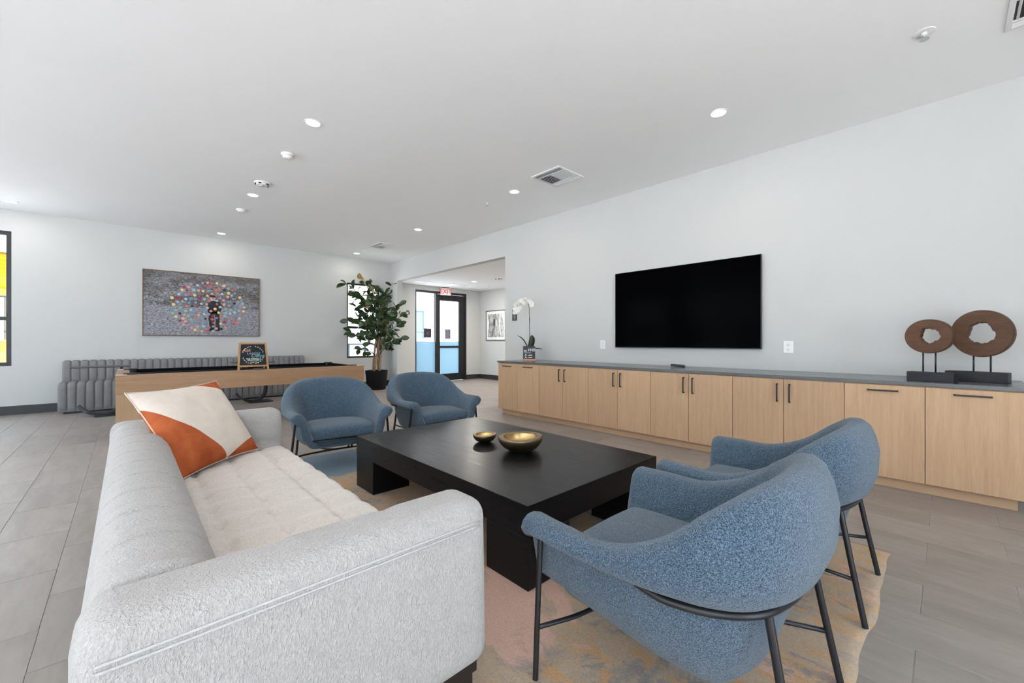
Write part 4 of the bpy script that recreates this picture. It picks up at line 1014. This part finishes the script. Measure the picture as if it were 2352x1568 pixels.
def cafe(x, y, lab):
    t = thing('cafe_table', lab, 'table', (x, y, 0), group='small black cafe tables by the banquette')
    obj('table_top', boxes((-0.36, 0.30, -0.30, 0.30, 0.788, 0.799), bev=0.003), 'black_metal', t)
    path = [(0.21, 0.785), (0.21, 0.5), (0.205, 0.25), (0.17, 0.12), (0.08, 0.045), (-0.04, 0.03), (-0.15, 0.055), (-0.24, 0.115), (-0.29, 0.19)]
    Q = catmull([(p[0], 0, p[1]) for p in path], 36); bm = B(); rows = []
    for i, p in enumerate(Q):
        tg = (Q[min(i + 1, len(Q) - 1)] - Q[max(i - 1, 0)]).normalized(); nm = Vector((-tg.z, 0, tg.x)) * 0.018; w = 0.085 if i < len(Q) - 8 else 0.085 * (1 - (i - len(Q) + 8) / 9.0 * 0.7)
        rows.append(ring(bm, [p + nm + Vector((0, -w, 0)), p + nm + Vector((0, w, 0)), p - nm + Vector((0, w, 0)), p - nm + Vector((0, -w, 0))]))
    for r1, r2 in zip(rows, rows[1:]): bridge(bm, r1, r2)
    bm.faces.new(rows[0]); bm.faces.new(rows[-1]); obj('curved_leg', bm, 'black_metal', t, smooth=35)
    obj('base_plate', boxes((-0.10, 0.30, -0.20, 0.20, 0.0, 0.018), bev=0.004), 'black_metal', t)
cafe(-0.27, 9.42, 'small black cafe table with a curved foot at the left end of the banquette')
cafe(1.84, 9.45, 'small black cafe table with a curved leg behind the pool table')

# ------------------------------------------------------------------ tall plant
fp_ = thing('rubber_plant', 'tall leafy rubber plant with several pale trunks by the far window', 'plant', (4.58, 9.86, 0.44))
po = thing('planter', 'round black planter of the tall plant behind the pool table', 'planter', (4.58, 9.86, 0))
bm = B(); lathe(bm, [(0.20, 0.0), (0.225, 0.02), (0.27, 0.46), (0.272, 0.475), (0.255, 0.475), (0.25, 0.42), (0.02, 0.42)], 40); obj('pot', bm, 'planter', po, smooth=35)
bm = B(); lathe(bm, [(0.25, 0.425), (0.15, 0.437), (0.01, 0.44)], 24); obj('soil', bm, 'soil', po, smooth=True)
rp = random.Random(21)
for k in range(4):
    a0 = k * PI / 2 + 0.4; pts = []
    for q in range(9):
        f = q / 8; rr = 0.055 * (1 - f) + 0.035 + 0.16 * max(0, f - 0.5); an = a0 + 2.6 * f
        pts.append((rr * math.cos(an) + 0.07 * f, rr * math.sin(an) - 0.08 * f, f * (1.55 + 0.12 * k)))
    bm = B(); tube(bm, catmull(pts, 26), [0.036 - 0.024 * i / 26 for i in range(27)], 8); obj('trunk', bm, 'bark', fp_, smooth=True)
lm = B(); prof = [(0.0, 0.004), (0.10, 0.020), (0.3, 0.043), (0.55, 0.054), (0.8, 0.042), (0.94, 0.016), (1.0, 0.002)]
Lr = ring(lm, [(-w, 0.19 * t_, 0.012 * math.sin(PI * t_) + 0.010 * (w / 0.05)) for t_, w in prof]); Cr = ring(lm, [(0, 0.19 * t_, 0.012 * math.sin(PI * t_) - 0.02 * t_ * t_) for t_, w in prof]); Rr = ring(lm, [(w, 0.19 * t_, 0.012 * math.sin(PI * t_) + 0.010 * (w / 0.05)) for t_, w in prof])
bridge(lm, Lr, Cr, False); bridge(lm, Cr, Rr, False)
st_ = ring(lm, [(-0.003, -0.035, 0.0), (0.003, -0.035, 0.0), (0.003, 0.01, 0.003), (-0.003, 0.01, 0.003)]); lm.faces.new(st_)
leaf_me = tri_mesh('leaf', lm, 'leaf', True); leaf_dry = leaf_me.copy(); leaf_dry.materials.clear(); leaf_dry.materials.append(M['leaf_dry'])
RT = Vector((math.cos(YAW), -math.sin(YAW), 0)); FW = Vector((math.sin(YAW), math.cos(YAW), 0))
nleaf = 0
def leaf(p, d, s, dry=False):
    global nleaf
    w = p + Vector(fp_.location)
    tip = w + d * 0.2 * s
    for q in (w, tip):
        if q.y > YF - 0.04 or q.z > ZC - 0.05: return
        if q.x > XW - 0.03 and (q.z > ZA - 0.04 or q.y > YS - 0.03): return
    o = obj('leaf', leaf_dry if dry else leaf_me, None, fp_); nleaf += 1
    o.location = p; up = Vector((rp.uniform(-1, 1), rp.uniform(-1, 1), rp.uniform(-0.2, 0.7))); x = d.cross(up).normalized(); z = x.cross(d).normalized()
    o.rotation_euler = Matrix((x, d, z)).transposed().to_euler(); o.scale = (s * rp.uniform(0.9, 1.15),) * 2 + (s,)
def branch(p0, p1, nl, dry=0.0, sc=1.0):
    p0, p1 = Vector(p0), Vector(p1); mid = (p0 + p1) / 2 + Vector((0, 0, 0.06)); pts = catmull([p0, mid, p1], 10)
    bm = B(); tube(bm, pts, [0.010 - 0.006 * i / 10 for i in range(11)], 5); obj('branch', bm, 'twig', fp_, smooth=True)
    ax = (p1 - p0).normalized()
    nl = int(round(nl * 0.79))
    for k in range(nl):
        f = 0.35 + 0.65 * (k + 0.5) / nl; p = pts[min(10, int(f * 10))]
        d = (ax * rp.uniform(0.2, 0.9) + Vector((rp.uniform(-1, 1), rp.uniform(-1, 1), rp.uniform(-0.9, 0.45))) * 0.85).normalized()
        leaf(p + Vector((rp.uniform(-.03, .03), rp.uniform(-.03, .03), rp.uniform(-.03, .03))), d, sc * rp.uniform(0.9, 1.3), rp.random() < dry)
# (sideways, depth, height above soil, leaves, share of dry leaves)
tips = [(-0.72, -0.3, 2.22, 13, 0.06), (-0.56, -0.2, 2.10, 12, 0.3), (-0.36, -0.1, 2.42, 11, 0.5), (-0.20, 0.1, 2.30, 10, 0.25), (0.02, 0.0, 2.20, 12, 0.05), (0.25, 0.1, 2.05, 12, 0), (0.45, -0.2, 2.2, 9, 0), (0.62, -0.1, 1.75, 9, 0), (0.80, 0.0, 1.52, 10, 0), (0.62, 0.1, 1.25, 9, 0),
        (-0.58, -0.25, 1.72, 9, 0), (-0.66, -0.25, 1.35, 9, 0), (-0.45, -0.2, 1.45, 11, 0), (-0.25, -0.25, 1.75, 12, 0.06), (-0.05, -0.3, 1.9, 13, 0), (0.18, -0.25, 1.7, 13, 0), (0.35, -0.15, 1.55, 12, 0), (0.05, -0.3, 1.45, 13, 0), (-0.25, -0.25, 1.15, 13, 0), (0.25, -0.25, 1.2, 13, 0), (-0.02, -0.28, 1.08, 12, 0),
        (-0.64, -0.25, 1.02, 9, 0), (-0.48, -0.2, 0.88, 9, 0), (-0.42, -0.2, 0.55, 9, 0), (0.50, -0.1, 0.72, 9, 0), (0.66, 0.0, 0.85, 9, 0), (0.40, -0.2, 0.62, 6, 0), (0.42, 0.1, 0.95, 9, 0), (-0.05, 0.3, 1.9, 8, 0), (0.1, 0.3, 1.4, 8, 0), (-0.3, 0.25, 1.3, 8, 0), (0.5, -0.3, 1.05, 8, 0), (-0.10, -0.35, 2.05, 7, 0), (0.12, -0.35, 1.95, 7, 0), (-0.36, -0.3, 1.95, 7, 0), (0.30, -0.3, 1.85, 7, 0), (-0.40, -0.3, 1.2, 6, 0), (0.02, -0.35, 1.28, 7, 0)]
for s, d, h, nl, dry in tips:
    base = Vector((0.05, -0.06, max(0.55, h * 0.62 - 0.05) if h > 0.75 else h - 0.18)); base.z = min(base.z, 1.5)
    branch(base, RT * s + FW * d + Vector((0, 0, h)), nl, dry)

# ------------------------------------------------------------------ things on the worktop
CZ = 0.88
def toward_cam(x, y): return math.atan2(-y, -x) + PI / 2          # turns local -y to face the camera position
def ring_sculpture(x, y, rz, w, h, th, zc, bw, bd, bhh, hole, seed, lab, off):
    t = thing('ring_sculpture', lab, 'sculpture', (x, y, CZ), rz, 'carved wooden ring sculptures')
    obj('base_block', boxes((-bw / 2, bw / 2, -bd / 2, bd / 2, 0, bhh), bev=0.003), 'black_matte', t)
    for s in (-1, 1):
        bm = B(); xx = off + s * bw * 0.135; tube(bm, [(xx, 0, bhh - 0.002), (xx, 0, zc - h * 0.43)], 0.0055, 8); obj('rod', bm, 'black_metal', t, smooth=True)
    n = 72; rd_ = random.Random(seed); ph1 = [rd_.uniform(0, 6.28) for _ in range(5)]
    def outer(a, k): return (w / 2 * k * math.cos(a), h / 2 * k * math.sin(a))
    def inner(a, k):
        q = 1 + 0.07 * math.sin(3 * a + ph1[0]) + 0.05 * math.sin(5 * a + ph1[1]) + 0.03 * math.sin(11 * a + ph1[2]) + 0.02 * math.sin(19 * a + ph1[3])
        return (hole[0] + hole[2] * q * k * math.cos(a), hole[1] + hole[3] * q * k * math.sin(a))
    bm = B(); rr = []
    for fn, k, yy in ((inner, 1.0, -th * 0.42), (inner, 1.06, -th / 2), (outer, 0.97, -th / 2), (outer, 0.995, -th * 0.38), (outer, 1.0, 0), (outer, 0.995, th * 0.38), (outer, 0.97, th / 2), (inner, 1.06, th / 2), (inner, 0.97, th * 0.3), (inner, 0.95, 0)):
        rr.append(ring(bm, [(fn(2 * PI * i / n, k)[0] + off, yy, fn(2 * PI * i / n, k)[1] + zc) for i in range(n)]))
    for r1, r2 in zip(rr, rr[1:] + rr[:1]): bridge(bm, r1, r2)
    obj('wooden_ring', bm, 'sculpt', t, smooth=35)
FA = -YAW
ring_sculpture(4.735, 0.100, -1.84, 0.290, 0.275, 0.065, 0.362, 0.275, 0.09, 0.073, (0.010, 0.004, 0.058, 0.060), 3, 'smaller carved wooden ring sculpture, left one on the worktop', -0.012)
ring_sculpture(4.955, -0.150, -1.84, 0.345, 0.372, 0.075, 0.383, 0.34, 0.10, 0.08, (0.0, 0.0, 0.074, 0.084), 9, 'larger carved wooden ring sculpture, right one by the wall', 0.028)
rc = thing('remote_speaker_puck', 'small dark teal oblong remote on the worktop under the television', 'remote', (5.05, 2.335, CZ), 0.35)
bm = B(); rbox(bm, 0.028, 0.085, 0.014, 0.012, 0.03, 0.04, 0.02, (0, 0, 0.0185), lambda x, y, z: (x, y, z + 0.006 * (y / 0.085))); obj('body', bm, plain('dark teal plastic', (0.012, 0.022, 0.022), 0.35), rc, smooth=True)
rc.name = 'remote_control'
bm = B()
for k in range(4): lathe(bm, [(0.006, 0), (0.006, 0.0015)], 10, c=(0, -0.05 + k * 0.03, 0.0325 + 0.006 * (-0.05 + k * 0.03) / 0.085))
obj('buttons', bm, 'dark', rc)

og = thing('orchid', 'white orchid with an arching stem on the far end of the worktop', 'plant', (4.945, 4.845, CZ))
bm = B(); lathe(bm, [(0.06, 0), (0.068, 0.01), (0.078, 0.20), (0.07, 0.20), (0.066, 0.17), (0.01, 0.17)], 24); obj('pot', bm, 'black_matte', og, smooth=35)
bm = B(); lathe(bm, [(0.066, 0.172), (0.01, 0.185)], 16); obj('moss', bm, 'soil', og)
sp = catmull([(0, 0, 0.17), (0.0, -0.01, 0.45), (-0.0, 0.0, 0.75), (0.0, 0.01, 0.93), (-0.02, 0.05, 1.01), (-0.05, 0.125, 1.02), (-0.08, 0.19, 0.95), (-0.09, 0.225, 0.84)], 40)
bm = B(); tube(bm, sp, [0.006 - 0.003 * i / 40 for i in range(41)], 7); obj('flower_stem', bm, 'stem', og, smooth=True)
bm = B(); tube(bm, [(0.012, 0.006, 0.18), (0.012, 0.0, 0.72)], 0.004, 6); obj('support_stick', bm, 'stem', og)
def strap_leaf(pts, w, name='leaf'):
    Q = catmull(pts, 14); bm = B(); rows = []
    for i, p in enumerate(Q):
        f = i / 14; ww = w * math.sin(PI * min(1, 0.12 + f * 0.88)) ** 0.6 if f < 0.97 else w * 0.1; sd = RT
        rows.append(ring(bm, [p - sd * ww + Vector((0, 0, 0.006)), p, p + sd * ww + Vector((0, 0, 0.006)), p + FW * 0.003]))
    for a, b in zip(rows, rows[1:]): bridge(bm, a, b)
    bm.faces.new(rows[0]); bm.faces.new(rows[-1]); obj(name, bm, 'leaf_orchid', og, smooth=True)
strap_leaf([(0, 0, 0.18), RT * 0.03 + Vector((0, 0, 0.26)) - FW * 0.03, RT * 0.045 + Vector((0, 0, 0.36)) - FW * 0.05, RT * 0.04 + Vector((0, 0, 0.42)) - FW * 0.05], 0.052)
for tip, w in ((-RT * 0.20 + Vector((0, 0, 0.425)), 0.010), (RT * 0.22 + Vector((0, 0, 0.19)), 0.012)):
    mid = tip * 0.5 + Vector((0, 0, 0.14 if tip.z > 0.3 else 0.11)); bm = B(); Q = catmull([(0, 0, 0.18), mid, tip], 12); tube(bm, Q, [0.011 * math.sin(PI * (0.15 + 0.8 * i / 12)) + 0.001 for i in range(13)], 6); obj('leaf', bm, 'leaf_orchid', og, smooth=True)
def flower_bm():
    bm = B()
    for k, (an, l, w) in enumerate(((90, 0.042, 0.019), (18, 0.043, 0.027), (162, 0.043, 0.027), (-50, 0.038, 0.017), (-130, 0.038, 0.017))):
        a = math.radians(an); ex_, ez_ = Vector((math.cos(a), 0, math.sin(a))), Vector((-math.sin(a), 0, math.cos(a)))
        pts = [Vector((0, 0, 0)), ex_ * l * 0.35 + ez_ * w, ex_ * l * 0.75 + ez_ * w * 0.9 + Vector((0, -0.006, 0)), ex_ * l + Vector((0, -0.004, 0)), ex_ * l * 0.75 - ez_ * w * 0.9 + Vector((0, -0.006, 0)), ex_ * l * 0.35 - ez_ * w]
        bm.faces.new(ring(bm, pts))
    lathe(bm, [(0.002, -0.012), (0.008, -0.004), (0.006, 0.006), (0.001, 0.01)], 8, c=(0, -0.006, -0.004))
    return bm
fm = tri_mesh('flower', flower_bm(), 'petal', True)
ro = random.Random(4)
for k in range(13):
    f = 0.60 + 0.40 * k / 12; p = sp[min(40, int(f * 40))]
    o = obj('flower', fm, None, og); o.location = p + RT * (0.045 * (1 if k % 2 else -1) * (1 if k < 10 else 0.4)) - FW * 0.015 + Vector((0, 0, ro.uniform(-0.05, 0.02)))
    o.rotation_euler = (ro.uniform(-0.4, 0.3), ro.uniform(-0.5, 0.5), -YAW + ro.uniform(-0.6, 0.6)); o.scale = (ro.uniform(0.85, 1.15),) * 3
for k in range(5):
    o = obj('flower', fm, None, og); o.location = Vector(sp[18 + 2 * k]) + RT * (0.055 + 0.012 * (k % 2)) - FW * 0.01 + Vector((0, 0, -0.02)); o.rotation_euler = (ro.uniform(-0.3, 0.3), ro.uniform(-0.5, 0.5), -YAW + ro.uniform(-0.3, 0.7))
ws = thing('wifi_sign', 'small dark wifi sign with white lettering in front of the orchid pot', 'sign', (4.865, 4.77, CZ), -YAW - 0.03)
obj('sign_panel', boxes((-0.1, 0.1, -0.006, 0.006, 0.032, 0.245), bev=0.002), 'sign_grey', ws)
obj('wooden_base', boxes((-0.105, 0.105, -0.03, 0.03, 0, 0.034), bev=0.003), 'copper', ws)
pn = ws.children[0]
text('lettering', 'the', 0.040, 'ink_white', pn, (-0.064, -0.0066, 0.165), shear=0.25, bold=0.001); text('lettering', 'Wifi', 0.072, 'ink_white', pn, (0.032, -0.0066, 0.178), shear=0.25, bold=0.0008)
text('lettering', 'PASSWORD IS', 0.019, 'ink_white', pn, (-0.025, -0.0066, 0.133))
bm = B()
for z in (0.102, 0.064):
    lathe(bm, [(0.009, -0.0004), (0.009, 0.0004)], 12, c=(-0.055, 0, z)); bmesh.ops.rotate(bm, verts=bm.verts[-24:], cent=(-0.055, 0, z), matrix=Matrix.Rotation(PI / 2, 3, 'X')); bmesh.ops.translate(bm, verts=bm.verts[-24:], vec=(0, -0.0066, 0))
    box(bm, -0.08, -0.03, -0.0072, -0.0062, z - 0.019, z - 0.013); box(bm, -0.012, 0.052, -0.0072, -0.0062, z - 0.016, z - 0.002)
obj('printed_marks', bm, 'ink_white', pn)

# ------------------------------------------------------------------ outside
tag(obj('ground', boxes((-70, 70, -70, 70, -0.36, -0.2)), 'concrete'), kind='structure')
yb = thing('yellow_building', 'building with bright yellow horizontal siding outside the left window', 'building', (-4.5, 17.0, -0.2))
obj('wall', boxes((-6, 4.2, 0.03, 4.0, 0, 3.80)), 'yellow_back', yb)
plk = B(); box(plk, -6, 4.2, -0.012, 0.03, 0, 0.098, bev=0.004); plm = tri_mesh('siding_plank', plk, 'yellow')
z = 0.0
while z < 3.72:
    if not (1.40 <= z < 2.55):
        o = obj('siding_plank', plm, None, yb); o.location = (0, 0, z)
    z += 0.104
obj('parapet', boxes((-6.1, 4.3, -0.06, 4.1, 3.74, 3.86)), 'stucco', yb)
for x in (-4.6, -2.4, 0.0, 2.2):
    w = obj('window_band', boxes((x, x + 2.15, -0.03, 0.03, 1.40, 1.46), (x, x + 2.15, -0.03, 0.03, 2.50, 2.56), (x, x + 0.1, -0.03, 0.03, 1.46, 2.50), (x + 2.05, x + 2.15, -0.03, 0.03, 1.46, 2.50), (x + 1.0, x + 1.1, -0.03, 0.03, 1.46, 2.50)), 'rail', yb)
    for q in (0.1, 1.1): obj('pane', boxes((x + q, x + q + 0.95, 0.005, 0.02, 1.46, 2.50)), 'pane_teal', w)
wb = thing('white_building', 'sunlit white building with a teal window seen through the entrance door', 'building', (9.5, 14.0, -0.2))
obj('wall', boxes((-5.5, 7, 0.02, 4, 0, 6.5)), 'stucco', wb)
w = obj('window_frame', boxes((-2.6, -1.0, -0.03, 0.03, 1.42, 1.50), (-2.6, -1.0, -0.03, 0.03, 2.57, 2.65), (-2.6, -2.52, -0.03, 0.03, 1.5, 2.57), (-1.1, -1.0, -0.03, 0.03, 1.5, 2.57), (-2.52, -1.1, -0.03, 0.03, 1.78, 1.83)), 'rail', wb)
obj('pane', boxes((-2.52, -1.1, 0.0, 0.015, 1.5, 2.57)), 'pane_teal', w)
rl = thing('terrace_railing', 'dark terrace railing outside the window behind the plant', 'railing', (4.9, 11.8, -0.2))
obj('top_rail', boxes((-1.6, 1.0, -0.025, 0.025, 1.30, 1.345)), 'rail', rl); obj('bottom_rail', boxes((-1.6, 1.0, -0.02, 0.02, 0.92, 0.95)), 'rail', rl)
pm_ = tri_mesh('post', boxes((-0.025, 0.025, -0.025, 0.025, 0, 1.30)), 'rail')
for x in (-1.575, -0.95, -0.26, 0.22, 0.975): o = obj('post', pm_, None, rl); o.location = (x, 0, 0)
gb = thing('grey_building', 'grey apartment building across the street outside the left windows', 'building', (-19, 5, -0.2))
obj('wall', boxes((-4, 0, -14, 14, 0, 6.2)), 'greige', gb)
for x in range(7):
    for z in range(2):
        y = -12 + x * 3.7; w = obj('window_frame', boxes((0, 0.06, y, y + 1.9, 1.2 + z * 3.4, 1.28 + z * 3.4), (0, 0.06, y, y + 1.9, 2.8 + z * 3.4, 2.88 + z * 3.4), (0, 0.06, y, y + 0.08, 1.28 + z * 3.4, 2.8 + z * 3.4), (0, 0.06, y + 1.82, y + 1.9, 1.28 + z * 3.4, 2.8 + z * 3.4)), 'stucco', gb)
        obj('pane', boxes((0.0, 0.03, y + 0.08, y + 1.82, 1.28 + z * 3.4, 2.8 + z * 3.4)), 'pane_teal', w)
bpy.context.view_layer.update()
